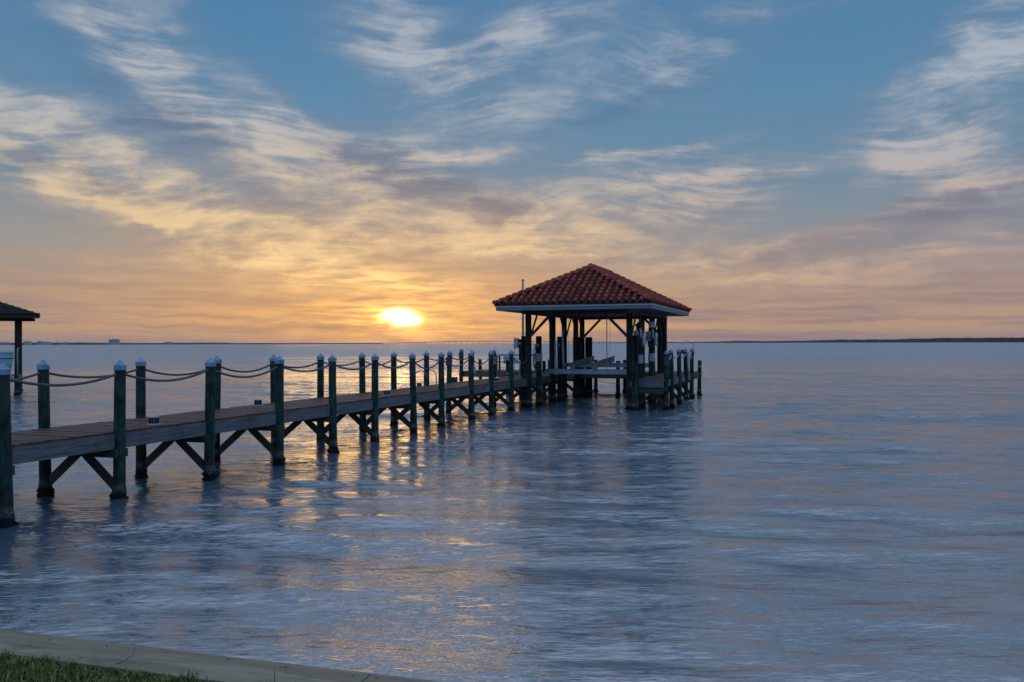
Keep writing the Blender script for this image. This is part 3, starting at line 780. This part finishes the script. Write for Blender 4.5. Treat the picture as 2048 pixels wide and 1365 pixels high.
def build_boathouse():
    w = thing('boathouse', 'open boathouse with a red clay tile hip roof on tall posts', 'boathouse', BC, TC, 0)
    hip_roof(w, 3.48, 5.73, 4.56, 1.80, q=random.Random(4))
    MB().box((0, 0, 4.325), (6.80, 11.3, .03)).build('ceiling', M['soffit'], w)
    L, R = -12.0-BC, -7.4-BC
    ptL = [36.1, 39.85, 41.95, 44.25, 45.6]; ptR = [36.1, 39.0, 41.7, 43.85, 45.3]
    for bb, lst, s0 in ((L, ptL, 10), (R, ptR, 30)):
        for i, t in enumerate(lst):
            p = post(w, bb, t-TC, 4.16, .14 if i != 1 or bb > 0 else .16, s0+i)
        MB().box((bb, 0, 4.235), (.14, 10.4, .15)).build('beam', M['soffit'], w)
        for i, t in enumerate(lst):
            for sg in ((1,) if i == 0 else (-1,) if i == len(lst)-1 else (-1, 1) if i == 2 else (-1,)):
                MB().bar((bb+.09, t-TC+sg*.08, 3.2), (bb+.09, t-TC+sg*1.0, 4.17), .12, .045, up=(1, 0, 0)).build('knee_brace', M['soffit'], w)
    for t in (36.1, 45.45):
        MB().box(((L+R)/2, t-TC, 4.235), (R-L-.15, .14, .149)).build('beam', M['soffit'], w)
        for sg, bb in ((1, L), (-1, R)):
            MB().bar((bb+sg*.1, t-TC-.05, 3.17), (bb+sg*1.08, t-TC-.05, 4.17), .12, .05, up=(0, 1, 0)).build('knee_brace', M['soffit'], w)
    # stub pilings beside the front posts
    post(w, L-.23, 36.25-TC, 1.02, .15, 61, 'stub_piling', m='pile')
    post(w, R+.33, 35.62-TC, 1.02, .145, 62, 'stub_piling', m='pile')
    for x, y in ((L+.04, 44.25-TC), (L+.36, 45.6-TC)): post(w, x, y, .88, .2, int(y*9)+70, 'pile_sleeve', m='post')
build_boathouse()

# ------------------------------------------------------------------ platforms beyond and beside the boathouse
def build_side_walk():
    w = thing('side_walkway', 'short wooden side walkway with capped pilings along the boathouse right side', 'pier', -6.65, 36.0, 0)
    mb = MB(); planks(mb, -.79, .75, 0, 8.95, DECK, 'b', w=.14, q=random.Random(3)); mb.build('deck_boards', M['deck_side'], w)
    MB().box((0, -.022, 1.10), (1.5, .042, .27)).build('stringer', M['stringer'], w)
    ts = [36.45, 37.85, 40.2, 42.4, 44.6]
    for a, b in zip([36.0]+ts, ts+[44.9]):
        if b-a > .6: MB().box((.74, (a+b)/2-36, 1.10), (.042, b-a-.2, .27)).build('stringer', M['stringer'], w)
    MB().box((-.78, 4.4, 1.10), (.042, 8.7, .27)).build('stringer', M['stringer'], w)
    for i, t in enumerate(ts):
        piling(w, .78, t-36, seed=300+i, h=2.49 if i else 2.46, r=.10)
        if i != 1: bent(w, -.8, .78, t-36+.02, top=.95)
    MB().box((0, .02, .80), (1.45, .045, .22)).build('cap_beam', M['under'], w)
    return w
build_side_walk()
def build_end_platform():
    w = thing('end_platform', 'low wooden cross platform behind the boathouse reaching out to both sides', 'dock platform', -12.5, 44.9, 0)
    bl, br = -19.1+12.5, -5.85+12.5; q = random.Random(9)
    mb = MB(); planks(mb, bl, br, 0, 3.5, DECK-.004, 'l', q=q); mb.build('deck_boards', M['deck'], w)
    MB().box(((bl+br)/2, -.022, 1.09), (br-bl, .042, .28)).build('stringer', M['green_beam'], w)
    MB().box((br+.022, 1.7, 1.09), (.042, 3.4, .28)).build('stringer', M['under'], w)
    MB().box((bl-.022, 1.7, 1.09), (.042, 3.4, .28)).build('stringer', M['under'], w)
    MB().box(((bl+br)/2, 3.52, 1.09), (br-bl, .042, .28)).build('stringer', M['under'], w)
    for i, b in enumerate((-9.86,)): piling(w, b+12.5, .12, 1.12, seed=400+i, cap=False, r=.11)
    for i, b in enumerate((-11.8, -10.1, -8.0)): piling(w, b+12.5, 3.0, 1.12, seed=410+i, cap=False, r=.10)
    for i, b in enumerate((-5.8, -15.9, -19.0)): piling(w, b+12.5, 2.95+.08*(i == 0)-.6*(i == 0), 1.60, seed=420+i, r=.10)
    piling(w, -18.93+12.5, -.18, seed=430, r=.11)
    piling(w, -16.2+12.5, .12, 1.12, seed=431, cap=False, r=.11)
    piling(w, -14.6+12.5, 3.0, 1.12, seed=432, cap=False, r=.11)
build_end_platform()
fr_ts = [37.85, 40.2, 42.4, 44.6]
for i, (a, b) in enumerate(zip(fr_ts[:-1], fr_ts[1:])):
    swag(Wd(-5.87, a+.09, 2.33), Wd(-5.87, b-.09, 2.33), .16, 'rope_swag', M['white_rope'],
         f'pale rope swag right of the boathouse, {ORD[i+1]} span counted from the front', 'pale rope swags right of the boathouse', fine=False)
swag(Wd(-5.87, 36.54, 2.2), Wd(-5.87, 37.77, 2.33), .14, 'rope_swag', M['white_rope'], 'pale rope swag from the rope-wrapped front piling to the piling behind it', 'pale rope swags right of the boathouse', fine=False)

def rope_wrap(b, t, z0, z1, r, lab, m='white_rope', pr=.02, tag_cat='rope'):
    turns = int((z1-z0)/(pr*2.1)); pts = []; q = random.Random(int(b*100+t*10))
    for i in range(turns*14+1):
        a = 2*pi*i/14; rr = r+pr*.9+.008*sin(a*.37+q.random()*.2); pts.append((cos(a)*rr, sin(a)*rr, (z1-z0)*i/(turns*14)))
    o = MB().tube(pts, pr, 6).build('rope_coil', M[m]); place(o, b, t, z0)
    tag(o, lab, 'rope', 'ropes wound round pilings')
rope_wrap(FB, 31.4, 1.98, 2.32, .10, 'rope wound in even turns round the far piling left of the dock landing', 'rope', .02)
rope_wrap(FB, 33.8, 1.95, 2.25, .10, 'rope wound round the far piling that has a white hose hanging on it', 'rope', .02)
rope_wrap(FB, 36.5, 1.9, 2.25, .10, 'rope wound round the far piling nearest the boathouse corner', 'white_rope', .02)
rope_wrap(-18.93, 44.72, 1.98, 2.32, .11, 'rope wound round the tall piling at the left end of the cross platform', 'rope', .02)
rope_wrap(-5.87, 36.45, 1.88, 2.28, .10, 'rope wound round the front capped piling of the side walkway', 'rope', .02)

# ------------------------------------------------------------------ boat lift under the roof
def build_lift():
    w = thing('boat_lift', 'empty boat lift with pale beams and two bunks under the tiled roof', 'boat lift', BC, 38.3, 0)
    def X(b): return b-BC
    def Y(t): return t-38.3
    # lift pilings
    lp = {}
    for (b, t, h, s_) in ((-11.93, 37.4, 3.0, 1), (-11.93, 40.9, 3.0, 2), (-7.22, 37.4, 3.62, 3), (-7.22, 40.4, 3.62, 4)):
        lp[s_] = post(w, X(b), Y(t), h, .135, 500+s_, 'lift_piling', m='pile')
    # beams: I sections
    def ibeam(b0, b1, t, z0, z1, wdt=.16):
        mb = MB(); h = z1-z0
        mb.box(((X(b0)+X(b1))/2, Y(t), (z0+z1)/2), (b1-b0, .02, h-.03)); mb.box(((X(b0)+X(b1))/2, Y(t), z0+.008), (b1-b0, wdt, .015)); mb.box(((X(b0)+X(b1))/2, Y(t), z1-.008), (b1-b0, wdt, .015))
        for e in (b0, b1): mb.box((X(e), Y(t), (z0+z1)/2), (.012, wdt*.98, h-.032))
        mb.build('lift_beam', M['alu'], w)
    ibeam(-11.78, -7.35, 38.0, 1.44, 1.67); ibeam(-11.78, -7.35, 41.3, 1.66, 1.88)
    for b in (-10.5, -9.45):
        MB().bar((X(b), Y(37.75), 1.80), (X(b), Y(42.2), 2.05), .05, .27).build('bunk', M['bunk'], w)
        MB().bar((X(b)+.001, Y(37.74), 1.945), (X(b)+.001, Y(42.22), 2.195), .10, .02).build('bunk_top', M['bunk'], w)
        for t, z in ((38.0, 1.76), (41.3, 1.96)): MB().box((X(b)+.06, Y(t), z), (.05, .12, .30)).build('bunk_bracket', M['alu'], w)
    MB().box((X(-9.45), Y(37.9), 1.74), (.12, .06, .30)).build('bunk_bracket', M['alu'], w)
    MB().tube([(X(-8.84), Y(38.0), 1.5), (X(-8.84), Y(38.0), 4.25)], .022, 10).build('guide_pole', M['pvc'], w)
    MB().tube([(X(-10.93), Y(38.1), 1.6), (X(-10.99), Y(38.1), 3.6)], .042, 10).build('guide_pole', M['pvc'], w)
    for b, t, z0, z1 in ((-11.6, 38.0, 1.67, 4.2), (-7.5, 38.0, 1.67, 4.2), (-11.6, 41.3, 1.87, 4.2), (-7.5, 41.3, 1.87, 4.2), (-8.7, 38.0, 1.67, 4.2)):
        MB().tube([(X(b), Y(t), z0), (X(b), Y(t), z1)], .006, 5).build('cable', M['steel'], w)
    # drive heads on the right hand lift pilings
    for k, (b, t) in enumerate(((-7.22, 37.4), (-7.22, 40.4))):
        x, y = X(b), Y(t)
        d = MB().box((x, y-.03, 3.0), (.30, .30, .62)).box((x, y-.03, 3.36), (.24, .22, .12)).build('gearbox', M['dark_metal'], w, .02)
        MB().tube([(x-.17, y-.1, 3.20), (x-.22, y-.1, 3.20), (x-.24, y-.1, 3.21), (x-.24, y-.1, 2.92)], .0, 4)
        mo = MB().tube([(x-.10, y-.20, 3.42), (x-.10, y-.20, 3.38), (x-.10, y-.20, 2.98), (x-.10, y-.20, 2.95)], lambda i: (.085, .12, .12, .09)[i], 16).build('motor', M['grey_plastic'], d)
        for j in range(5): MB().ring([((x-.10, y-.20, 3.03+.07*j), .126), ((x-.10, y-.20, 3.045+.07*j), .126)], 16).build('cooling_fin', M['dark_metal'], mo)
        g_ = MB(); pts = []
        for (dx, rr) in ((0, .6), (.02, .92), (.05, 1.0), (.09, 1.0), (.12, .92), (.13, .5)): pts.append((dx, rr))
        n = 24; vs, fs = [], []
        for (dx, rr) in pts:
            for j in range(n):
                a = 2*pi*j/n; vs.append((x+.19+dx, y-.14+.17*rr*cos(a), 3.05+.33*rr*sin(a)))
        for i in range(len(pts)-1):
            for j in range(n): fs.append((i*n+j, i*n+(j+1) % n, (i+1)*n+(j+1) % n, (i+1)*n+j))
        fs.append(tuple(range(n))); fs.append(tuple((len(pts)-1)*n+j for j in reversed(range(n))))
        g_.add(vs, fs, True).build('drive_cover', M['white_plastic'], d)
        MB().tube([(x+.1, y-.2, 3.1), (x+.12, y-.24, 3.4), (x+.06, y-.2, 3.52)], .045, 10).build('pipe_elbow', M['white_plastic'], d)
        if k == 0: MB().ring([((x, y, 3.62), .20), ((x, y, 3.70), .20), ((x, y, 3.72), .12), ((x, y, 3.79), .11)], 18).build('cap', M['dark_metal'], w)
        else: MB().ring([((x+.03, y, 3.60), .15), ((x+.03, y, 3.63), .16), ((x+.03, y, 3.87), .165)], 18).build('cap', M['white_plastic'], w)
    for k, (b, t) in enumerate(((-11.93, 37.4), (-11.93, 40.9))):
        x, y = X(b), Y(t)
        MB().box((x-.03, y-.155, 2.78), (.15, .05, .13)).build('pulley_plate', M['grey_plastic'], lp[1+k], .01)
        MB().tube([(x-.03, y-.176, 2.78), (x-.03, y-.19, 2.78)], .035, 14).build('pulley', M['dark_metal'], lp[1+k])
build_lift()
rope_wrap(-7.22, 37.4, 1.95, 2.33, .135, 'white rope wound round the front right lift piling below its motor')
rope_wrap(-7.22, 40.4, 1.97, 2.35, .135, 'white rope wound round the rear right lift piling below its motor')
rope_wrap(-11.93, 37.4, 2.02, 2.38, .135, 'white rope wound round the front left lift piling above the beam end')
# garden hose hung beside the front left lift piling
hp = []
for i in range(90):
    a = i*.31; hp.append((-.17+.03*sin(a), -.12+.03*cos(a*.7), 1.5+.55*(1+sin(a*.62))*.5+.35*sin(i*.035)))
hp = [(-.16+.05*sin(u*9), -.10-.03*cos(u*7), 2.82-1.5*u if u < .8 else 1.62) for u in [k/40 for k in range(33)]]
ho = MB().tube(hp, .022, 8).tube([(-.15+.075*cos(a), -.13+.01*sin(3*a), 2.2+.42*sin(a)) for a in [2*pi*k/30 for k in range(31)]], .02, 8)\
    .tube([(-.16+.05*cos(a), -.16, 2.05+.33*sin(a)) for a in [2*pi*k/30 for k in range(31)]], .02, 8).build('garden_hose', M['hose'])
place(ho, -11.93, 37.4, 0); tag(ho, 'green garden hose hanging in loops on the front left lift piling', 'hose')
# thin mooring line slung low behind the lift
ml = MB().tube([Wd(-11.3+u*3.2, 44.7, 1.02-.34*4*u*(1-u)) for u in [k/24 for k in range(25)]], .012, 6).build('mooring_line', M['bunk'])
tag(ml, 'thin mooring line sagging low under the cross platform', 'rope')

# ------------------------------------------------------------------ smaller fittings
def build_power_post():
    w = thing('power_post', 'dark square post with grey electrical panel and tall thin mast', 'power post', -14.02, 41.0, 0)
    MB().box((0, 0, 1.2), (.20, .20, 3.75)).build('post', M['post'], w, .01)
    p = MB().box((-.24, -.05, 2.88), (.25, .15, .50)).build('panel_box', M['grey_plastic'], w, .012)
    MB().box((-.24, -.131, 2.88), (.21, .012, .44)).build('door', M['grey_plastic'], p)
    MB().box((-.15, -.142, 2.72), (.02, .02, .05)).build('latch', M['dark_metal'], p)
    MB().tube([(-.345, -.03, 3.22), (-.345, -.03, 1.3)], .018, 8).build('conduit', M['pvc'], w)
    MB().box((-.03, -.135, 2.85), (.10, .06, .10)).build('outlet', M['grey_plastic'], w, .006)
    MB().tube([(-.03, -.13, 2.0), (-.03, -.13, 1.25)], .035, 8).build('conduit', M['pvc'], w)
    MB().tube([(.05, .14, 1.3), (.05, .14, 6.1)], .06, 12).ring([((.05, .14, 6.1), .068), ((.05, .14, 6.16), .068)], 12).build('mast', M['grey_plastic'], w)
build_power_post()
def build_table():
    w = thing('fish_cleaning_table', 'long pale fish cleaning table on the cross platform left of the boathouse', 'table', -15.95, 46.0, DECK)
    MB().box((0, 0, .97), (2.7, .62, .045)).build('tabletop', M['white_plastic'], w, .008)
    MB().box((0, -.29, .90), (2.6, .03, .09)).build('apron', M['grey_plastic'], w)
    for x in (-1.2, 1.2):
        for y in (-.24, .24): MB().box((x, y, .45), (.09, .09, .90)).build('leg', M['under'], w)
    MB().box((-.62, -.26, .62), (.30, .04, .42)).build('panel', M['grey_plastic'], w, .01)
    MB().box((-.02, -.26, .60), (.30, .04, .38)).build('panel', M['white_plastic'], w, .01)
build_table()
def build_sockets():
    w = thing('power_pedestal', 'slim conduit with switch boxes on the thick left boathouse post', 'switch box', -11.86, 39.62, 0)
    MB().tube([(.10, -.02, 1.3), (.10, -.02, 2.3)], .05, 10).build('conduit', M['pvc'], w)
    for z, h in ((2.45, .2), (2.72, .24), (2.95, .10)): MB().box((.09, -.04, z), (.09, .08, h)).build('switch', M['grey_plastic'], w, .008)
build_sockets()
def build_landing():
    w = thing('ladder_boards', 'cluster of dark upright boards beside the rope-wrapped far piling', 'fender boards', -14.28, 32.6, .55)
    for k in range(5):
        MB().box((-.0, .0+.15*k, .42+.015*(k % 3)), (.045, .13, .92)).build('board', M['under'], w)
    MB().box((.045, .3, .2), (.04, .82, .12)).build('rail', M['under'], w)
    MB().box((.045, .3, .62), (.04, .82, .12)).build('rail', M['under'], w)
build_landing()
wh = MB()
for j, (rx, rz) in enumerate(((.10, .20), (.085, .17), (.11, .15))):
    wh.tube([(.13+.02*j, -.02+rx*cos(a), 1.78+rz*sin(a)-.03*j) for a in [2*pi*k/24 for k in range(25)]], .017, 7)
wo = wh.build('hose_coil', M['white_rope']); place(wo, FB, 33.75, 0); tag(wo, 'white hose coiled and hung on a far piling left of the boathouse', 'hose')
# things on the right hand pilings
def build_hook():
    w = thing('light_pole', 'thin bent rod curving out from the last capped piling on the right', 'rod', -5.87, 44.6, 2.3)
    MB().tube([(.12, 0, 0), (.12, 0, .42), (.10, 0, .47), (-.10, 0, .60), (-.33, 0, .71), (-.37, 0, .70), (-.40, 0, .60)], .011, 7).build('rod', M['dark_metal'], w)
    MB().box((.10, 0, .02), (.05, .05, .12)).build('bracket', M['dark_metal'], w)
build_hook()
bx = MB().box((0, 0, 0), (.10, .34, .16)).box((0, 0, .10), (.12, .38, .03)).build('fender_board', M['fender'], None, .01); place(bx, -5.9, 41.3, 2.42)
tag(bx, 'small dark box slung at rope height between two capped pilings on the right', 'box')
ring = MB().tube([(-.02, .16*cos(a), .16*sin(a)) for a in [2*pi*k/28 for k in range(29)]], .036, 9).tube([(-.05, .05+.10*cos(a), -.05+.14*sin(a)) for a in [2*pi*k/24 for k in range(25)]], .02, 7).build('rope_loop', M['white_rope'])
place(ring, -5.87, 44.42, 2.22); tag(ring, 'loop of white rope hanging on the last capped piling on the right', 'rope')
wp = MB().tube([(0, 0, -.75), (0, 0, .65)], .032, 9).build('water_pipe', M['pvc']); place(wp, -6.0, 44.35, 1.75)
tag(wp, 'upright white water pipe beside the last capped piling on the right', 'pipe')
dk = MB().ring([((0, 0, 0), .13), ((0, 0, .03), .15), ((0, 0, .20), .15), ((0, 0, .24), .11), ((0, 0, .30), .05)], 14).build('mooring_buoy', M['grey_plastic'])
place(dk, -7.05, 38.9, 1.85-.02); dk.location = Wd(-7.43, 39.0, 1.75) + Vector((-.22*cT, .0, 0)); tag(dk, 'grey buoy hanging between the two right lift pilings', 'buoy')

# ------------------------------------------------------------------ the neighbour's boathouse, far left
def build_neighbour():
    rot = radians(29.0)
    c0 = Vector((-26.55, 47.4, 0))                               # its front right eave corner
    ax, ay = Vector((cos(rot), sin(rot), 0)), Vector((-sin(rot), cos(rot), 0))
    ctr = c0 - ax*3.6 + ay*4.2
    w = thing('boathouse', 'dark neighbouring boathouse cut off by the left edge of the photo', 'boathouse', loc=ctr, rot=rot)
    q = random.Random(7)
    hw, hl, ze, rise = 3.6, 4.2, 4.62, 1.30
    r_ = hip_roof(w, hw, hl, ze, rise, tiles=False, over_m='shingle', fascia=False)
    MB().box((0, -hl+.12, ze-.15), (2*hw-.5, .04, .20)).box((0, hl-.12, ze-.15), (2*hw-.5, .04, .20)).box((hw-.25, 0, ze-.15), (.04, 2*hl-.4, .20)).box((-hw+.25, 0, ze-.15), (.04, 2*hl-.4, .20)).build('fascia', M['soffit'], w)
    sh = MB()
    for r in range(11):                                           # shingle courses
        k = r/11.0; z = ze+rise*k+.012; a = hw*(1-k)+.03; b = hl-hw*k+.03
        sh.box((0, -b, z), (2*a, .06, .02)); sh.box((0, b, z), (2*a, .06, .02)); sh.box((a, 0, z), (.06, 2*b, .02)); sh.box((-a, 0, z), (.06, 2*b, .02))
    sh.build('shingle_courses', M['shingle'], r_)
    for x in (-2.52, 2.52):
        for y in (-3.3, 0, 3.3):
            post(w, x, y, 4.5, .12, int(x*10+y*3)+90, 'post')
    for x in (-2.52, 2.52): MB().box((x, 0, 4.42), (.14, 7.6, .16)).build('beam', M['soffit'], w)
    # lift and boat
    l = thing('boat_lift', 'plain beam boat lift holding the pale boat at the left edge of the photo', 'boat lift', loc=ctr-ay*1.9, rot=rot)
    for y in (-1.2, 1.6): MB().box((0, y, 1.02), (5.3, .14, .2)).build('lift_beam', M['alu'], l)
    for x in (-1.0, 1.0): MB().box((x, .2, 1.2), (.12, 3.2, .12)).build('bunk', M['bunk'], l)
    MB().tube([(2.56, -1.60, 1.1), (2.56, -1.60, 2.6), (2.62, -1.60, 2.72)], .03, 8).build('guide_pole', M['pvc'], l)
    bt = thing('motor_boat', 'pale blue white boat hull resting on the lift at the left edge of the photo', 'boat', loc=ctr-ay*1.7, rot=rot+pi)
    # hull stations along x (bow at +x after the turn), section: keel, chine, rub line, gunwale
    st = [(-2.32, .98, .30), (-1.0, 1.05, .24), (0.5, 1.08, .2), (2.0, 1.0, .22), (3.2, .75, .36), (4.1, .38, .62), (4.6, .04, 1.0)]
    vs, fs = [], []
    for (x, hb, kz) in st:
        xo = -.0
        for (yy, zz, fx) in ((0, 1.12+kz-.2, .16), (hb*.82, 1.30+kz-.2, .14), (hb*.96, 1.75, .06), (hb, 2.12, .02), (hb*.99, 2.40, 0)):
            vs.append((x+(fx if x < -1.5 else 0), yy, zz))
        for (yy, zz, fx) in ((hb*.99, 2.40, 0), (hb, 2.12, .02), (hb*.96, 1.75, .06), (hb*.82, 1.30+kz-.2, .14), (0, 1.12+kz-.2, .16)):
            vs.append((x+(fx if x < -1.5 else 0), -yy, zz))
    m = 10
    for i in range(len(st)-1):
        for k in range(m-1): fs.append((i*m+k, i*m+k+1, (i+1)*m+k+1, (i+1)*m+k))
    fs.append(tuple(reversed(range(m))))
    MB().add(vs, fs, False).build('hull', M['hull'], bt)
    gl = [(x, hb*.99+.02, 2.42) for (x, hb, k) in st]; gr = [(x, -hb*.99-.02, 2.42) for (x, hb, k) in reversed(st)]
    MB().tube(gl+gr+[gl[0]], .045, 8).build('gunwale', M['white_plastic'], bt)
    rl = [(x-.01, hb+.02, 2.1) for (x, hb, k) in st]; rr = [(x-.01, -hb-.02, 2.1) for (x, hb, k) in reversed(st)]
    MB().tube(rl+rr+[rl[0]], .022, 6).build('rub_rail', M['hull_trim'], bt)
    MB().box((.6, 0, 2.2), (3.0, 1.7, .04)).box((0.4, 0, 2.5), (.7, .8, .6)).build('console', M['hull'], bt)
build_neighbour()

# ------------------------------------------------------------------ far shore
def FP(px, D, z=0.0):                     # a point D metres out, bearing given in the survey sketch
    a = atan((px-1024)/1690.0); return Vector((D*tan(a), D, z))
M['woods'] = simple('far_woods', (.012, .017, .017), .95, 0, .35, .02)
M['sand'] = simple('far_shore_ground', (.10, .10, .08), .95, 0, .3, .01)
M['concrete'] = simple('far_concrete', (.075, .06, .06), .9, 0, .1, .02)
M['bldg'] = simple('far_building_wall', (.36, .36, .38), .85, 0, .1, .02)
M['winglass'] = simple('far_window_glass', (.05, .06, .07), .25, 0, .1, .05)
def shore(stations, name_l, lab, seed):
    """stations: (px, D, tree height). One strip of wood with an uneven top and real depth"""
    q = random.Random(seed); P = []
    for (a, b) in zip(stations[:-1], stations[1:]):
        pa, pb = FP(a[0], a[1]), FP(b[0], b[1]); n = max(2, int((pb-pa).length/11))
        for i in range(n):
            u = i/n; P.append((pa.lerp(pb, u), a[2]+(b[2]-a[2])*u))
    vs, fs = [], []
    back = Vector((0, 1, 0)); g1 = 0
    for i, (p, h) in enumerate(P):
        g1 += q.uniform(-.14, .14); g1 *= .93
        hh = h*(1+g1*.45+q.uniform(-.09, .09)+.12*mnoise.noise(Vector((i*.03, seed, 0))))
        pts = (p+Vector((0, 0, .5)), p+Vector((0, 3, hh*.55)), p+Vector((0, 9, hh)), p+Vector((0, 60, hh*q.uniform(.85, 1.08))), p+Vector((0, 220, hh*.9)), p+Vector((0, 240, 0)))
        vs += [x+Vector((q.uniform(-2, 2), 0, 0)) for x in pts]
    for i in range(len(P)-1):
        for k in range(5): fs.append((i*6+k, i*6+6+k, i*6+7+k, i*6+1+k))
    o = MB().add(vs, fs, False).build('woods', M['woods']); tag(o, lab, 'woods', kind='stuff')
    b = MB(); vs = []; fs = []
    for p, h in P[::8]+[P[-1]]: vs += [p+Vector((0, -12, -.5)), p+Vector((0, -4, 1.0)), p+Vector((0, 260, 1.0))]
    for i in range(len(vs)//3-1):
        for k in range(2): fs.append((i*3+k, i*3+3+k, i*3+4+k, i*3+1+k))
    s_ = b.add(vs, fs).build('shore_land', M['sand']); tag(s_, kind='structure')
shore([(-900, 4300, 14), (-200, 5000, 15), (0, 5400, 15), (120, 5600, 13.5), (230, 5700, 11), (330, 6000, 11.5), (480, 6800, 11), (620, 7600, 8), (760, 8200, 5)], 'left', 'low dark wooded shore far across the water on the left', 3)
shore([(1180, 8000, 4), (1330, 7000, 6), (1450, 5600, 9), (1480, 5400, 12), (1640, 4700, 12), (1800, 3900, 15), (1960, 3300, 15), (2048, 3000, 15), (2600, 2200, 14), (3400, 1700, 14)], 'right', 'long dark wooded shore on the horizon to the right', 5)
def far_building(px, D, wpx, hpx, lab, floors=6, bays=10, step=None):
    k = D/1690.0; p = FP(px, D); w_, h = wpx*k, hpx*k+2.9
    o = thing('apartment_building', lab, 'building', loc=p, rot=0, group='buildings on the far left shore')
    mb = MB().box((0, 18, h/2), (w_, 36, h))
    if step: mb.box((w_*.02, 18, h+step*k/2), (w_*.55, 20, step*k))
    mb.build('wall', M['bldg'], o)
    MB().box((0, 18, h+.4), (w_*.98, 35, .8)).build('parapet', M['concrete'], o)
    wm = MB(); fh = h/floors; bw = w_/bays
    for f in range(floors):
        for b in range(bays): wm.box((-w_/2+bw*(b+.5), -.1, fh*(f+.55)), (bw*.62, .3, fh*.5))
    wm.build('windows', M['winglass'], o)
far_building(226, 5650, 17.5, 9.6, 'tall blocky hotel rising alone on the far left shore', 9, 12, 1.0)
far_building(7, 5400, 13, 4.6, 'low pale building at the left edge of the far shore', 4, 10)
far_building(52, 5450, 9, 6.3, 'mid height building just right of the dark roof post on the far shore', 5, 7)
far_building(76, 5480, 6, 6.4, 'narrow building joined to the long low block on the far left shore', 5, 5)
far_building(88, 5480, 17, 4.9, 'long low block left of the water tower on the far shore', 4, 12)
far_building(126, 5600, 12, 4.0, 'low building just right of the far left water tower', 3, 8)
far_building(335, 6000, 11, 4.2, 'small low building alone right of the tall hotel on the far shore', 4, 8)
def water_tower(px, D, hpx, rpx, lab):
    k = D/1690.0; o = thing('water_tower', lab, 'water tower', loc=FP(px, D), rot=0, group='water towers on the horizon'); H = hpx*k+2.9; r = rpx*k
    MB().ring([((0, 0, 0), r*.34), ((0, 0, 3), r*.22), ((0, 0, H-1.6*r), r*.2), ((0, 0, H-1.3*r), r*.4)], 12).build('stem', M['bldg'], o)
    MB().ring([((0, 0, H-1.4*r), r*.35), ((0, 0, H-1.1*r), r*.85), ((0, 0, H-.75*r), r), ((0, 0, H-.4*r), r*.85), ((0, 0, H-.1*r), r*.4), ((0, 0, H), r*.05)], 16).build('tank', M['bldg'], o)
water_tower(113, 5600, 8.0, 1.4, 'water tower on a thin stem on the far left shore')
water_tower(402, 6500, 4.6, 1.0, 'faint small water tower right of the lone low building on the far shore')
water_tower(1936, 3450, 11.0, 1.7, 'water tower rising above the woods near the right edge')
water_tower(2001, 3200, 10.6, 1.0, 'smaller water tower just above the woods at the right edge')
def build_bridge():
    D = 7000.0; k = D/1690.0
    o = thing('bridge', 'long low bridge with a gentle hump on the horizon', 'bridge', loc=FP(900, D), rot=0)
    o.location.y = D; x0 = o.location.x
    def zt(px):
        if px < 760: h = 1.1
        elif px < 960: u = (px-760)/200; h = 1.1+3.1*(u*u*(3-2*u))
        elif px < 1290: u = (px-960)/330; h = 4.2-2.8*(u*u*(3-2*u))
        else: h = 1.4
        return h*k
    xs = list(range(600, 1360, 10)); vs, fs = [], []
    for px in xs:
        X = FP(px, D).x-x0; z = zt(px)
        vs += [(X, 0, z), (X, 14, z), (X, 14, z+4.2), (X, 0, z+4.2)]
    for i in range(len(xs)-1):
        for j in range(4): fs.append((i*4+j, i*4+4+j, i*4+4+(j+1) % 4, i*4+(j+1) % 4))
    MB().add(vs, fs).build('road_deck', M['concrete'], o)
    px = 765.0
    while px < 1290:
        X = FP(px, D).x-x0; h = zt(px)
        MB().box((X, 7, h/2-.5), (4.0, 11, h+1)).build('bridge_pier', M['concrete'], o)
        px += 8.5 if px < 850 else 12.0
build_bridge()
# ------------------------------------------------------------------ evening air
def build_haze():
    mb = MB().box((0, 4300, 27), (19500, 9600, 62)); o = mb.build('haze', bpy.data.materials.new('haze_air'))
    m = o.data.materials[0]; m.use_nodes = True; m.node_tree.nodes.clear()
    v = m.node_tree.nodes.new('ShaderNodeVolumePrincipled'); out = m.node_tree.nodes.new('ShaderNodeOutputMaterial')
    v.inputs['Color'].default_value = (.80, .84, .92, 1); v.inputs['Density'].default_value = .00004; v.inputs['Anisotropy'].default_value = .2
    m.node_tree.links.new(v.outputs[0], out.inputs['Volume'])
    tag(o, 'thin bluish evening haze over the bay', 'haze', kind='stuff')
build_haze()
